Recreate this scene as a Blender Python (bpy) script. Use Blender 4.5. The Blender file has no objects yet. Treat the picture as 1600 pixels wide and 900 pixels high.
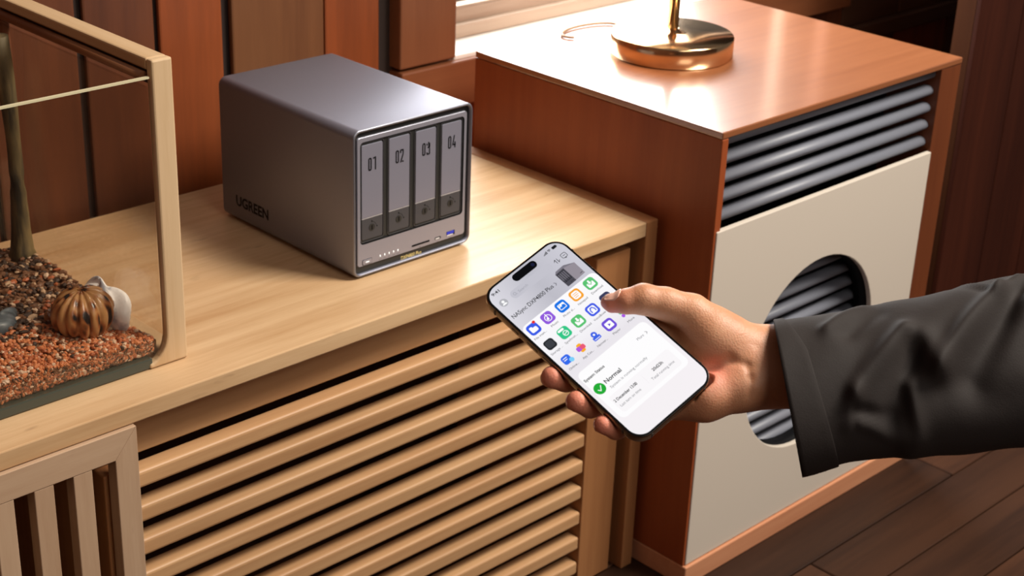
import bpy, bmesh, math, random
import numpy as np
from mathutils import Matrix, Vector
random.seed(7)
SC = bpy.context.scene
COL = SC.collection

# ------------------------------------------------------------------ camera, world, lights, exposure
cam_d = bpy.data.cameras.new('camera'); cam = bpy.data.objects.new('camera', cam_d); COL.objects.link(cam)
CR = ((0.72028322, 0.26325661, -0.64178504), (-0.69276865, 0.32040577, -0.6460741), (0.03554836, 0.90996489, 0.41315882))
cam.matrix_world = Matrix.Translation((-1.0375, -1.299, 0.7497)) @ Matrix(CR).to_4x4()
cam_d.sensor_width = 36.0; cam_d.lens = 2501.1 / 1600 * 36
cam_d.clip_start = 0.05; cam_d.clip_end = 50
cam_d.dof.use_dof = True; cam_d.dof.focus_distance = 1.36; cam_d.dof.aperture_fstop = 14.5
SC.camera = cam
SC.view_settings.view_transform = 'Standard'; SC.view_settings.look = 'None'
SC.view_settings.gamma = 1.0; SC.view_settings.use_curve_mapping = False
SC.view_settings.exposure = 0.0
SC.cycles.transparent_max_bounces = 24

w = bpy.data.worlds.new('world'); SC.world = w; w.use_nodes = True
bg = w.node_tree.nodes['Background']; bg.inputs['Color'].default_value = (0.80, 0.74, 0.72, 1); bg.inputs['Strength'].default_value = 0.15

def area(name, loc, target, sx, sy, power, col):
    l = bpy.data.lights.new(name, 'AREA'); l.shape = 'RECTANGLE'; l.size = sx; l.size_y = sy; l.energy = power; l.color = col
    o = bpy.data.objects.new(name, l); COL.objects.link(o); o.location = loc
    o.rotation_euler = (Vector(target) - Vector(loc)).to_track_quat('-Z', 'Y').to_euler(); return o
area('key_softbox', (1.15, -1.35, 2.15), (0.05, -0.1, 0.0), 0.9, 0.9, 112, (1.0, 0.92, 0.82))
area('added_front_fill', (-0.35, -2.4, 1.55), (0.0, -0.2, 0.0), 1.1, 0.9, 15, (1.0, 0.92, 0.84))  # added fill to lift the fingertips, stands for no real lamp
area('window_daylight', (0.94, 0.62, 0.62), (0.94, -1.0, 0.10), 0.95, 0.85, 36, (1.0, 0.97, 0.95))

# ------------------------------------------------------------------ materials
def srgb(r, g, b):
    f = lambda c: ((c / 255 + 0.055) / 1.055) ** 2.4 if c / 255 > 0.04045 else c / 255 / 12.92
    return (f(r), f(g), f(b), 1)
def principled(name, col=(0.5, 0.5, 0.5, 1), rough=0.5, metal=0.0, spec=0.5, coat=0.0, coat_r=0.1, sss=0.0, em=None, es=0.0, sheen=0.0):
    m = bpy.data.materials.new(name); m.use_nodes = True
    b = m.node_tree.nodes['Principled BSDF']; i = b.inputs
    if coat >= 1: i['Coat IOR'].default_value = 2.7
    i['Base Color'].default_value = col; i['Roughness'].default_value = rough; i['Metallic'].default_value = metal
    i['Specular IOR Level'].default_value = spec; i['Coat Weight'].default_value = coat; i['Coat Roughness'].default_value = coat_r
    if sss:
        i['Subsurface Weight'].default_value = sss; i['Subsurface Radius'].default_value = (1.0, 0.35, 0.2); i['Subsurface Scale'].default_value = 0.004
    if em: i['Emission Color'].default_value = em; i['Emission Strength'].default_value = es
    if sheen: i['Sheen Weight'].default_value = sheen
    return m
def nodes(m): return m.node_tree.nodes, m.node_tree.links, m.node_tree.nodes['Principled BSDF']
def wood(name, c1, c2, axis='X', rough=0.45, coat=0.0, fine=1.0, bump=0.15, knots=0.0, spec=0.4, vary=0.0, c3=None, coat_r=0.2):
    """long grain along one axis: two stretched noises drive the colour and a light relief"""
    m = principled(name, c1, rough, spec=spec, coat=coat, coat_r=coat_r); N, L, b = nodes(m)
    tc = N.new('ShaderNodeTexCoord'); mp = N.new('ShaderNodeMapping'); oi = N.new('ShaderNodeObjectInfo')
    add = N.new('ShaderNodeVectorMath'); add.operation = 'ADD'
    sc = N.new('ShaderNodeVectorMath'); sc.operation = 'SCALE'; sc.inputs[0].default_value = (7.3, 3.1, 5.7)
    L.new(oi.outputs['Random'], sc.inputs['Scale']); L.new(tc.outputs['Object'], add.inputs[0]); L.new(sc.outputs[0], add.inputs[1])
    L.new(add.outputs[0], mp.inputs['Vector'])
    s = {'X': (1.6, 26, 26), 'Y': (26, 1.6, 26), 'Z': (26, 26, 1.6)}[axis]
    mp.inputs['Scale'].default_value = tuple(v * fine for v in s)
    n1 = N.new('ShaderNodeTexNoise'); n1.inputs['Scale'].default_value = 1.0; n1.inputs['Detail'].default_value = 6; n1.inputs['Roughness'].default_value = 0.62; n1.inputs['Distortion'].default_value = 0.35
    n2 = N.new('ShaderNodeTexNoise'); n2.inputs['Scale'].default_value = 4.2; n2.inputs['Detail'].default_value = 5; n2.inputs['Roughness'].default_value = 0.7
    L.new(mp.outputs[0], n1.inputs['Vector']); L.new(mp.outputs[0], n2.inputs['Vector'])
    mx = N.new('ShaderNodeMix'); mx.data_type = 'FLOAT'; mx.inputs[0].default_value = 0.35
    L.new(n1.outputs['Fac'], mx.inputs[2]); L.new(n2.outputs['Fac'], mx.inputs[3])
    cr = N.new('ShaderNodeValToRGB'); cr.color_ramp.elements[0].position = 0.34; cr.color_ramp.elements[0].color = c2
    cr.color_ramp.elements[1].position = 0.60; cr.color_ramp.elements[1].color = c1
    if c3: e = cr.color_ramp.elements.new(0.74); e.color = c3
    L.new(mx.outputs[0], cr.inputs['Fac']); out = cr.outputs['Color']
    if vary:
        hs = N.new('ShaderNodeHueSaturation'); mr = N.new('ShaderNodeMapRange'); mr.inputs['To Min'].default_value = 1 - vary; mr.inputs['To Max'].default_value = 1 + vary
        L.new(oi.outputs['Random'], mr.inputs['Value']); L.new(mr.outputs[0], hs.inputs['Value']); L.new(out, hs.inputs['Color']); out = hs.outputs['Color']
    if knots:
        nk = N.new('ShaderNodeTexNoise'); nk.inputs['Scale'].default_value = 1.0; nk.inputs['Detail'].default_value = 3
        mk = N.new('ShaderNodeMapping'); mk.inputs['Scale'].default_value = (14, 60, 60) if axis == 'X' else (60, 60, 14)
        L.new(add.outputs[0], mk.inputs['Vector']); L.new(mk.outputs[0], nk.inputs['Vector'])
        rk = N.new('ShaderNodeValToRGB'); rk.color_ramp.elements[0].position = 0.68; rk.color_ramp.elements[0].color = (0, 0, 0, 1)
        rk.color_ramp.elements[1].position = 0.78; rk.color_ramp.elements[1].color = (knots, knots, knots, 1)
        L.new(nk.outputs['Fac'], rk.inputs['Fac'])
        mm = N.new('ShaderNodeMix'); mm.data_type = 'RGBA'; mm.inputs[7].default_value = tuple(0.45 * v for v in c2[:3]) + (1,)
        L.new(rk.outputs['Color'], mm.inputs[0]); L.new(out, mm.inputs[6]); out = mm.outputs[2]
    L.new(out, b.inputs['Base Color'])
    bp = N.new('ShaderNodeBump'); bp.inputs['Strength'].default_value = bump; bp.inputs['Distance'].default_value = 0.001
    L.new(mx.outputs[0], bp.inputs['Height']); L.new(bp.outputs[0], b.inputs['Normal'])
    return m
def noise_mat(m, scale, c1, c2, detail=4, p0=0.35, p1=0.65, bump=0.0, dist=0.001, stretch=(1, 1, 1)):
    N, L, b = nodes(m); tc = N.new('ShaderNodeTexCoord'); mp = N.new('ShaderNodeMapping'); mp.inputs['Scale'].default_value = stretch
    n = N.new('ShaderNodeTexNoise'); n.inputs['Scale'].default_value = scale; n.inputs['Detail'].default_value = detail
    cr = N.new('ShaderNodeValToRGB'); cr.color_ramp.elements[0].position = p0; cr.color_ramp.elements[1].position = p1
    cr.color_ramp.elements[0].color = c1; cr.color_ramp.elements[1].color = c2
    L.new(tc.outputs['Object'], mp.inputs['Vector']); L.new(mp.outputs[0], n.inputs['Vector']); L.new(n.outputs['Fac'], cr.inputs['Fac']); L.new(cr.outputs['Color'], b.inputs['Base Color'])
    if bump:
        bp = N.new('ShaderNodeBump'); bp.inputs['Strength'].default_value = bump; bp.inputs['Distance'].default_value = dist
        L.new(n.outputs['Fac'], bp.inputs['Height']); L.new(bp.outputs[0], b.inputs['Normal'])
    return m
def emit(name, rgb, s=1.0):
    return principled(name, (0, 0, 0, 1), 0.5, spec=0.0, em=srgb(*rgb), es=s)

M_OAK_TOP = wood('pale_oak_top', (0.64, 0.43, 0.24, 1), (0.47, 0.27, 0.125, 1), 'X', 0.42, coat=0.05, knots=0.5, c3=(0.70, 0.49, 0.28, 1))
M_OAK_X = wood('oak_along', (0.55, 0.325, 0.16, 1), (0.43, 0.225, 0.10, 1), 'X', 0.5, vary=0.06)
M_OAK_Z_SHADED = wood('oak_upright_shaded', (0.38, 0.17, 0.065, 1), (0.29, 0.115, 0.042, 1), 'Z', 0.5)  # same oak, darkened: weaker light at the right end put into the colour
M_OAK_IN_SHADED = wood('oak_inside_shaded', (0.07, 0.024, 0.012, 1), (0.05, 0.016, 0.008, 1), 'X', 0.7)  # shade of the gaps and interior put into the oak colour
M_DOOR_X = wood('door_oak_along', (0.50, 0.34, 0.22, 1), (0.40, 0.25, 0.15, 1), 'X', 0.5, knots=0.3)
M_DOOR_Z = wood('door_oak_upright', (0.50, 0.34, 0.22, 1), (0.40, 0.25, 0.15, 1), 'Z', 0.5, knots=0.3)
M_TANK_Y = wood('tank_wood_along', (0.62, 0.44, 0.26, 1), (0.52, 0.34, 0.18, 1), 'Y', 0.45)
M_TANK_Z = wood('tank_wood_upright', (0.62, 0.44, 0.26, 1), (0.52, 0.34, 0.18, 1), 'Z', 0.45)
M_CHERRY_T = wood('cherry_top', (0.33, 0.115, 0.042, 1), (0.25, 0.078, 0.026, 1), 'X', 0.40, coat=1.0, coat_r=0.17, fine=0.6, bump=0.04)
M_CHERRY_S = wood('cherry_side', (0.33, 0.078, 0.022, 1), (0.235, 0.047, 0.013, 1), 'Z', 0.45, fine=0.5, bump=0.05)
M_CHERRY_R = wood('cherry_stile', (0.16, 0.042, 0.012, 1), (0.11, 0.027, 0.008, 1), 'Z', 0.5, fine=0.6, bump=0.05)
M_CHERRY_B = wood('cherry_base', (0.60, 0.28, 0.15, 1), (0.50, 0.20, 0.10, 1), 'X', 0.4, fine=0.8, bump=0.05)
M_BOARD = [wood('wall_board_rust', (0.25, 0.058, 0.014, 1), (0.13, 0.030, 0.008, 1), 'Z', 0.5, fine=0.35, bump=0.2),
           wood('wall_board_brown', (0.165, 0.066, 0.025, 1), (0.10, 0.036, 0.014, 1), 'Z', 0.5, fine=0.35, bump=0.2),
           wood('wall_board_dark', (0.14, 0.042, 0.015, 1), (0.065, 0.019, 0.008, 1), 'Z', 0.5, fine=0.35, bump=0.2)]
M_WALLBACK = principled('wall_gap_dark', (0.018, 0.008, 0.005, 1), 0.9)
M_CASING_X = wood('casing_along', (0.21, 0.070, 0.026, 1), (0.15, 0.045, 0.017, 1), 'X', 0.5, fine=0.4)
M_CASING_Z = wood('casing_upright', (0.20, 0.070, 0.028, 1), (0.14, 0.044, 0.018, 1), 'Z', 0.5, fine=0.4)
M_TRIM = wood('dado_brown', (0.12, 0.060, 0.032, 1), (0.07, 0.033, 0.018, 1), 'X', 0.5, fine=0.4)
M_PART = wood('partition_dark', (0.052, 0.0125, 0.0060, 1), (0.026, 0.0062, 0.0035, 1), 'Z', 0.6, spec=0.15, fine=0.4)
M_PARTE = wood('partition_edge', (0.060, 0.020, 0.008, 1), (0.04, 0.013, 0.005, 1), 'Z', 0.7, spec=0.08, fine=0.4)
M_FLOOR = wood('floor_dark_wood', (0.060, 0.023, 0.010, 1), (0.019, 0.0070, 0.0035, 1), 'X', 0.55, spec=0.25, fine=0.4, bump=0.2, vary=0.30)
M_SILL = principled('white_sill', (0.80, 0.76, 0.70, 1), 0.4)
M_WEATHER = wood('weathered_rail', (0.50, 0.38, 0.29, 1), (0.36, 0.25, 0.18, 1), 'X', 0.6, fine=0.7)
M_NAS = principled('grey_anodised', (0.235, 0.24, 0.295, 1), 0.50, metal=0.66)
M_NAS_RIM = principled('bright_rim', (0.26, 0.265, 0.31, 1), 0.34, metal=0.7)
M_NAS_FACE = principled('face_metal', (0.32, 0.315, 0.37, 1), 0.42, metal=0.4)
M_NAS_TRAY = principled('tray_metal', (0.27, 0.27, 0.335, 1), 0.42, metal=0.35)
M_NAS_EDGE = principled('tray_outline', (0.075, 0.075, 0.082, 1), 0.4, metal=0.3)
M_NAS_DARK = principled('tray_lower_dark', (0.055, 0.055, 0.062, 1), 0.5)
M_BLACK = principled('matt_black', (0.004, 0.004, 0.005, 1), 0.6, spec=0.15)
M_CHARC = principled('charcoal_band', (0.022, 0.023, 0.022, 1), 0.45)
M_LINE = principled('silver_line', (0.75, 0.75, 0.78, 1), 0.3, metal=0.5)
M_YELL = principled('yellow_print', (0.95, 0.75, 0.28, 1), 0.5)
M_LED = emit('white_led', (255, 250, 240), 1.5)
M_USB = principled('blue_port', (0.01, 0.03, 0.55, 1), 0.35)
M_WHITEP = principled('white_plastic', (0.75, 0.75, 0.78, 1), 0.4)
M_CREAM = principled('cream_panel', (0.60, 0.535, 0.455, 1), 0.5)
M_SLAT = principled('blue_grey_slat', (0.17, 0.18, 0.215, 1), 0.45)
M_BRASS = principled('brass', (0.72, 0.48, 0.26, 1), 0.16, metal=1.0)
M_CORD = principled('tan_cord', (0.42, 0.25, 0.14, 1), 0.5)
M_SHADE = principled('linen_shade', (0.75, 0.68, 0.56, 1), 0.8)
M_TI = principled('bronze_titanium', (0.34, 0.27, 0.19, 1), 0.25, metal=1.0)
M_TI_D = principled('titanium_line', (0.05, 0.045, 0.04, 1), 0.5)
M_PHBACK = principled('phone_back_glass', (0.10, 0.08, 0.065, 1), 0.35)
M_BEZEL = principled('bezel_black', (0.002, 0.002, 0.002, 1), 0.25, spec=0.25)
M_ROD = principled('brown_rod', (0.22, 0.085, 0.035, 1), 0.35)
M_GROOVE = principled('dark_groove', (0.035, 0.015, 0.010, 1), 0.7)
M_GEDGE = principled('glass_edge', (0.62, 0.56, 0.36, 1), 0.2)
M_GBASE = principled('glass_base_green', (0.055, 0.062, 0.048, 1), 0.15)
M_LAMBERT = None

def glass(name, tint=(0.93, 0.92, 0.90), gl=0.06):
    m = bpy.data.materials.new(name); m.use_nodes = True; N, L = m.node_tree.nodes, m.node_tree.links; N.clear()
    o = N.new('ShaderNodeOutputMaterial'); t = N.new('ShaderNodeBsdfTransparent'); t.inputs[0].default_value = (*tint, 1)
    g = N.new('ShaderNodeBsdfGlossy'); g.inputs['Roughness'].default_value = 0.04; f = N.new('ShaderNodeLayerWeight'); f.inputs[0].default_value = 0.5
    pw = N.new('ShaderNodeMath'); pw.operation = 'POWER'; pw.inputs[1].default_value = 4.0; mr = N.new('ShaderNodeMath'); mr.operation = 'MULTIPLY_ADD'; mr.inputs[1].default_value = 0.45; mr.inputs[2].default_value = gl
    mx = N.new('ShaderNodeMixShader'); L.new(f.outputs['Facing'], pw.inputs[0]); L.new(pw.outputs[0], mr.inputs[0])
    L.new(mr.outputs[0], mx.inputs[0]); L.new(t.outputs[0], mx.inputs[1]); L.new(g.outputs[0], mx.inputs[2]); L.new(mx.outputs[0], o.inputs[0])
    return m
M_GLASS = glass('tank_glass', (0.93, 0.91, 0.88), 0.03); M_PANE = glass('window_glass', (0.98, 0.99, 0.99), 0.01)

# ------------------------------------------------------------------ mesh helpers
class MB:
    """collects faces and links them as ONE mesh object"""
    def __init__(s): s.v = []; s.f = []; s.m = []; s.mats = []; s.sm = []
    def mi(s, mat):
        if mat not in s.mats: s.mats.append(mat)
        return s.mats.index(mat)
    def add(s, vs, fs, mat, smooth=False):
        k = len(s.v); s.v.extend([tuple(p) for p in vs]); i = s.mi(mat)
        for f in fs: s.f.append([k + q for q in f]); s.m.append(i); s.sm.append(smooth)
        return s
    def box(s, x0, x1, y0, y1, z0, z1, mat):
        vs = [(x, y, z) for x in (x0, x1) for y in (y0, y1) for z in (z0, z1)]
        return s.add(vs, [(0, 1, 3, 2), (4, 6, 7, 5), (0, 4, 5, 1), (2, 3, 7, 6), (0, 2, 6, 4), (1, 5, 7, 3)], mat)
    def prism(s, pts, fn, a, b, mat, smooth=False, caps=(True, True)):
        """pts: 2D outline; fn(p, depth) -> 3D"""
        n = len(pts); vs = [fn(p, a) for p in pts] + [fn(p, b) for p in pts]
        s.add(vs, [(i, (i + 1) % n, n + (i + 1) % n, n + i) for i in range(n)], mat, smooth)
        if caps[0]: s.add(vs[:n], [tuple(range(n))[::-1]], mat)
        if caps[1]: s.add(vs[n:], [tuple(range(n))], mat)
        return s
    def loops(s, rings, mat, smooth=False, mats=None):
        """rings of equal length joined one after another"""
        n = len(rings[0])
        for j in range(len(rings) - 1):
            s.add(list(rings[j]) + list(rings[j + 1]), [(i, (i + 1) % n, n + (i + 1) % n, n + i) for i in range(n)], mats[j] if mats else mat, smooth)
        return s
    def cap(s, ring, mat): return s.add(ring, [tuple(range(len(ring)))], mat)
    def tube(s, pts, r, mat, n=12, closed=False):
        pts = [Vector(p) for p in pts]; m = len(pts); rs = r if isinstance(r, (list, tuple)) else [r] * m; rings = []
        up = Vector((0, 0, 1))
        for i, p in enumerate(pts):
            t = (pts[(i + 1) % m] - pts[i - 1]) if closed else (pts[min(i + 1, m - 1)] - pts[max(i - 1, 0)])
            t.normalize(); a = t.cross(up)
            if a.length < 1e-3: a = t.cross(Vector((1, 0, 0)))
            a.normalize(); b = t.cross(a)
            rings.append([p + (a * math.cos(q) + b * math.sin(q)) * rs[i] for q in [2 * math.pi * k / n for k in range(n)]])
        if closed: rings.append(rings[0])
        s.loops(rings, mat, True)
        if not closed: s.cap(rings[0], mat); s.cap(rings[-1], mat)
        return s
    def lathe(s, prof, c, mat, n=48):
        rings = [[(c[0] + r * math.cos(2 * math.pi * k / n), c[1] + r * math.sin(2 * math.pi * k / n), c[2] + z) for k in range(n)] for r, z in prof]
        s.loops(rings, mat, True); s.cap(rings[-1], mat); s.cap(rings[0], mat); return s
    def build(s, name, parent=None, bevel=0.0, seg=2, label=None, kind=None, origin=None, fix=True):
        me = bpy.data.meshes.new(name); vs = s.v
        if origin: vs = [(p[0] - origin[0], p[1] - origin[1], p[2] - origin[2]) for p in vs]
        me.from_pydata(vs, [], s.f)
        for m in s.mats: me.materials.append(m)
        me.polygons.foreach_set('material_index', s.m); me.polygons.foreach_set('use_smooth', s.sm); me.update()
        if fix:
            bm = bmesh.new(); bm.from_mesh(me); bmesh.ops.remove_doubles(bm, verts=bm.verts, dist=1e-7)
            bmesh.ops.recalc_face_normals(bm, faces=bm.faces); bm.to_mesh(me); bm.free()
        o = bpy.data.objects.new(name, me); COL.objects.link(o)
        if origin: o.location = origin
        if parent: o.parent = parent
        if bevel:
            b = o.modifiers.new('bevel', 'BEVEL'); b.width = bevel; b.segments = seg; b.limit_method = 'ANGLE'; b.angle_limit = 0.7
        if label: o['label'] = label
        if kind: o['kind'] = kind
        return o
def rrect(x0, y0, x1, y1, r, n=6):
    pts = []
    for cx, cy, a in ((x1 - r, y1 - r, 0), (x0 + r, y1 - r, 90), (x0 + r, y0 + r, 180), (x1 - r, y0 + r, 270)):
        for k in range(n + 1):
            t = math.radians(a + 90 * k / n); pts.append((cx + r * math.cos(t), cy + r * math.sin(t)))
    return pts
def circle(cx, cy, r, n=32): return [(cx + r * math.cos(2 * math.pi * k / n), cy + r * math.sin(2 * math.pi * k / n)) for k in range(n)]
def empty(name, loc, label, cat, group=None):
    o = bpy.data.objects.new(name, None); COL.objects.link(o); o.location = loc; o.empty_display_size = 0.02
    o['label'] = label; o['category'] = cat
    if group: o['group'] = group
    return o
def tag(o, label, cat, group=None):
    o['label'] = label; o['category'] = cat
    if group: o['group'] = group
    return o
XZ = lambda p, d: (p[0], d, p[1])
XY = lambda p, d: (p[0], p[1], d)

_tc = {}
def text_data(body, bold=0.0):
    """vertices and faces of a line of text, cap height 1, baseline 0, left edge 0; and its width"""
    key = (body, bold)
    if key in _tc: return _tc[key]
    def raw(t, off):
        c = bpy.data.curves.new('t', 'FONT'); c.body = t; c.offset = off; c.resolution_u = 3
        o = bpy.data.objects.new('t', c); COL.objects.link(o); dg = bpy.context.evaluated_depsgraph_get(); dg.update()
        me = bpy.data.meshes.new_from_object(o.evaluated_get(dg)); v = [tuple(q.co) for q in me.vertices]; f = [tuple(p.vertices) for p in me.polygons]
        bpy.data.objects.remove(o); bpy.data.curves.remove(c); bpy.data.meshes.remove(me); return v, f
    vH, _ = raw('H', 0); cap = max(p[1] for p in vH)
    v, f = raw(body, bold); x0 = min(p[0] for p in v); x1 = max(p[0] for p in v)
    v = [((p[0] - x0) / cap, p[1] / cap) for p in v]; _tc[key] = (v, f, (x1 - x0) / cap); return _tc[key]
def text(mb, body, x0, x1, y, cap, mat, fn, bold=0.0, z=0.0):
    v, f, wd = text_data(body, bold); sx = (x1 - x0) / wd
    mb.add([fn((x0 + p[0] * sx, y + p[1] * cap), z) for p in v], f, mat)

# ================================================================== SETTING
FLOOR_Z = -0.5196; YW = 0.3726
fl = MB().box(-2.2, 3.4, -3.2, 0.46, FLOOR_Z - 0.05, FLOOR_Z - 0.006, M_WALLBACK).build('floor', kind='structure')
pm = None; row = 0; y = YW
while y > -1.6:
    x = -0.4 - (row * 0.37) % 0.9
    while x < 3.2:
        if pm is None:
            p0 = MB().box(0.0012, 0.8988, -0.0888, -0.0012, 0, 0.008, M_FLOOR).build('plank', fl, bevel=0.0015, seg=1, origin=None); pm = p0
            p0.location = (x, y, FLOOR_Z - 0.008)
        else:
            p = pm.copy(); COL.objects.link(p); p.parent = fl; p.location = (x, y, FLOOR_Z - 0.008)
        x += 0.90
    y -= 0.09; row += 1

WX0, WX1, WZ0, WZ1 = 0.475, 1.40, 0.097, 1.0        # window opening
wb = MB()
wb.box(-2.2, WX0 - .02, YW + .008, YW + .09, FLOOR_Z, 2.0, M_WALLBACK); wb.box(WX1 + .02, 3.4, YW + .008, YW + .09, FLOOR_Z, 2.0, M_WALLBACK)
wb.box(WX0 - .02, WX1 + .02, YW + .008, YW + .09, FLOOR_Z, WZ0 - .02, M_WALLBACK); wb.box(WX0 - .02, WX1 + .02, YW + .008, YW + .09, WZ1 + .02, 2.0, M_WALLBACK)
wall = wb.build('wall_back', kind='structure')
def board(x0, x1, z0, z1, k, dy=0.0):
    MB().box(x0, x1, YW + dy, YW + .008, z0, z1, M_BOARD[k]).build('board', wall, bevel=0.003, seg=2)
xs = [(-1.95, -1.80, 1), (-1.79, -1.64, 2), (-1.63, -1.47, 1), (-1.46, -1.31, 2), (-1.30, -1.15, 0), (-1.14, -0.99, 2), (-0.98, -0.83, 1), (-0.82, -0.67, 0), (-0.66, -0.50, 2), (-0.49, -0.36, 1), (-0.352, -0.236, 2), (-0.230, -0.117, 2), (-0.107, -0.011, 2), (-0.004, 0.088, 0), (0.101, 0.248, 1), (0.251, 0.345, 0)]
for x0, x1, k in xs: board(x0, x1, FLOOR_Z, 2.0, k, -0.002 * (k == 1))
for x0, x1, k in [(0.358, 0.50, 2), (0.506, 0.70, 0), (0.706, 0.90, 2), (0.906, 1.1, 0), (1.106, 1.3, 2), (1.306, 1.465, 2)]: board(x0, x1, FLOOR_Z, 0.02, k)
for x0, x1, k in [(0.358, 0.50, 2), (0.506, 0.70, 0), (0.706, 0.90, 2), (0.906, 1.1, 0), (1.106, 1.3, 2), (1.306, 1.465, 2)]: board(x0, x1, WZ1 + .09, 2.0, k)
for i in range(10):
    x0 = 1.468 + i * 0.19
    board(x0, x0 + 0.184, FLOOR_Z, -0.06, 0 if i % 2 else 2); 
    MB().box(x0, x0 + 0.184, YW, YW + .008, -0.028, 2.0, M_TRIM).build('board', wall, bevel=0.003)
MB().box(1.468, 3.3, YW - .014, YW + .006, -0.060, -0.028, M_TRIM).build('trim_1', kind='structure', bevel=0.003)
M_ROOM = wood('room_wall_wood', (0.16, 0.06, 0.03, 1), (0.09, 0.03, 0.015, 1), 'Z', 0.6, fine=0.3)
MB().box(-2.25, -2.2, -3.2, 0.46, FLOOR_Z, 2.0, M_ROOM).build('unseen_wall_left', kind='structure')  # unseen, added dark to cut ambient light from the left
MB().box(-2.25, 3.4, -3.25, -3.2, FLOOR_Z, 2.0, M_ROOM).build('unseen_wall_front', kind='structure')  # unseen, added behind the camera to cut ambient light
# window: casing, sill, weathered lower rail, pane
wn = MB().box(WX0 - .105, WX0, YW - .016, YW + .012, 0.094, WZ1 + .09, M_CASING_Z).build('window_1', kind='structure', bevel=0.003)
MB().box(WX1, WX1 + .06, YW - .016, YW + .012, 0.094, WZ1 + .09, M_CASING_Z).build('casing_upright', wn, bevel=0.003)
MB().box(WX0 - .105, WX1 + .06, YW - .020, YW + .012, 0.020, 0.090, M_CASING_X).build('casing_apron', wn, bevel=0.003)
MB().box(WX0, WX1, YW - .016, YW + .012, WZ1, WZ1 + .09, M_CASING_X).build('casing_head', wn, bevel=0.003)
MB().box(WX0, WX1, YW - .012, YW + .075, 0.078, WZ0, M_SILL).build('window_sill', wn, bevel=0.003)
fr = MB(); fr.box(WX0, WX1, YW + .062, YW + .088, WZ0, 0.141, M_WEATHER); fr.box(WX0, WX0 + .03, YW + .062, YW + .088, 0.141, WZ1, M_WEATHER)
fr.box(WX1 - .03, WX1, YW + .062, YW + .088, 0.141, WZ1, M_WEATHER); fr.box(WX0 + .03, WX1 - .03, YW + .062, YW + .088, WZ1 - .03, WZ1, M_WEATHER)
fr.box(WX0 + .004, WX1 - .004, YW + .050, YW + .062, WZ0, 0.118, M_WEATHER)
fo = fr.build('window_frame', wn, bevel=0.002)
MB().box(WX0 + .03, WX1 - .03, YW + .074, YW + .077, 0.141, WZ1 - .03, M_PANE).build('window_pane', wn)
# dark boarded partition at the right
wr = MB().box(1.296, 3.3, 0.006, 0.040, FLOOR_Z, 2.0, M_PARTE).build('wall_right', kind='structure')
for i in range(14):
    x0 = 1.296 + i * 0.142
    MB().box(x0, x0 + 0.139, -0.004, 0.006, FLOOR_Z, 2.0, M_PART).build('board', wr, bevel=0.002)

# ================================================================== SIDEBOARD
XC, YF = 0.418, -0.0916
sb = empty('sideboard', (-0.3, 0.12, FLOOR_Z), 'pale oak sideboard with horizontal slats and a sliding lattice door, under the grey storage box', 'sideboard')
def P(mb, name, parent=sb, bevel=0.0015, **k):
    o = mb.build(name, None, bevel=bevel, **k); o.parent = parent
    L = Vector((0, 0, 0)); q = parent
    while q: L += q.location; q = q.parent
    o.location = Vector(o.location) - L; return o
T = 0.0195
P(MB().box(-1.30, XC - .022, YF, YW - .022, -T, 0, M_OAK_TOP), 'top')
P(MB().box(XC - .0215, XC, YF, YW - .022, FLOOR_Z, 0, M_OAK_Z_SHADED), 'side_panel')
P(MB().box(-1.30, XC - .022, 0.25, 0.262, FLOOR_Z + .03, -T, M_OAK_IN_SHADED), 'back_panel', bevel=0)
P(MB().box(-1.30, XC - .022, YF + .051, 0.25, FLOOR_Z + .02, FLOOR_Z + .038, M_OAK_IN_SHADED), 'bottom_panel', bevel=0)
P(MB().box(-1.30, 0.3215, YF + .034, YF + .050, -0.076, -T, M_OAK_X), 'upper_rail')
P(MB().box(-0.372, -0.353, YF + .016, 0.25, FLOOR_Z + .038, -0.0765, M_OAK_Z_SHADED), 'divider')
P(MB().box(0.322, XC - .034, YF + .013, YF + .043, FLOOR_Z, -T - .016, M_OAK_Z_SHADED), 'stile')
first = None; z = -0.0845; zs = []
while z > FLOOR_Z + .03: zs.append(z); z -= 0.0397
for z in zs:
    if first is None:
        first = P(MB().box(-0.352, 0.3215, YF + .014, YF + .036, -0.0195, 0, M_OAK_X), 'slat', bevel=0.0035, seg=3); base = first.location.copy()
        o = first
    else: o = first.copy(); COL.objects.link(o)
    o.location = base + Vector((0, 0, z))
# sliding lattice door
dr = MB().box(-1.05, -0.343, YF + .001, YF + .003, -0.50, -0.499, M_DOOR_X)   # thin bottom bead
door = P(MB().box(-1.05, -0.343, YF + .002, YF + .010, -0.505, -0.480, M_DOOR_X), 'sliding_door', label='paler sliding door with upright slats and mitred corner')
def Q(mb, name, **k):
    return P(mb, name, parent=door, **k)
y0, y1 = YF - .004, YF + .012
zt, zb, xr, wdt, hh = -0.0203, -0.508, -0.344, 0.0250, 0.0300
Q(MB().prism([(-1.05, zt), (xr - .0002, zt), (xr - wdt, zt - hh), (-1.05, zt - hh)], XZ, y0, y1, M_DOOR_X), 'top_rail', bevel=0.0008)
Q(MB().prism([(xr, zt), (xr, zb), (xr - wdt, zb + hh), (xr - wdt, zt - hh)], XZ, y0, y1, M_DOOR_Z), 'door_stile', bevel=0.0008)
Q(MB().prism([(-1.05, zb), (xr, zb), (xr - wdt, zb + hh), (-1.05, zb + hh)], XZ, y0, y1, M_DOOR_X), 'lower_rail', bevel=0.0008)
first = None
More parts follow.
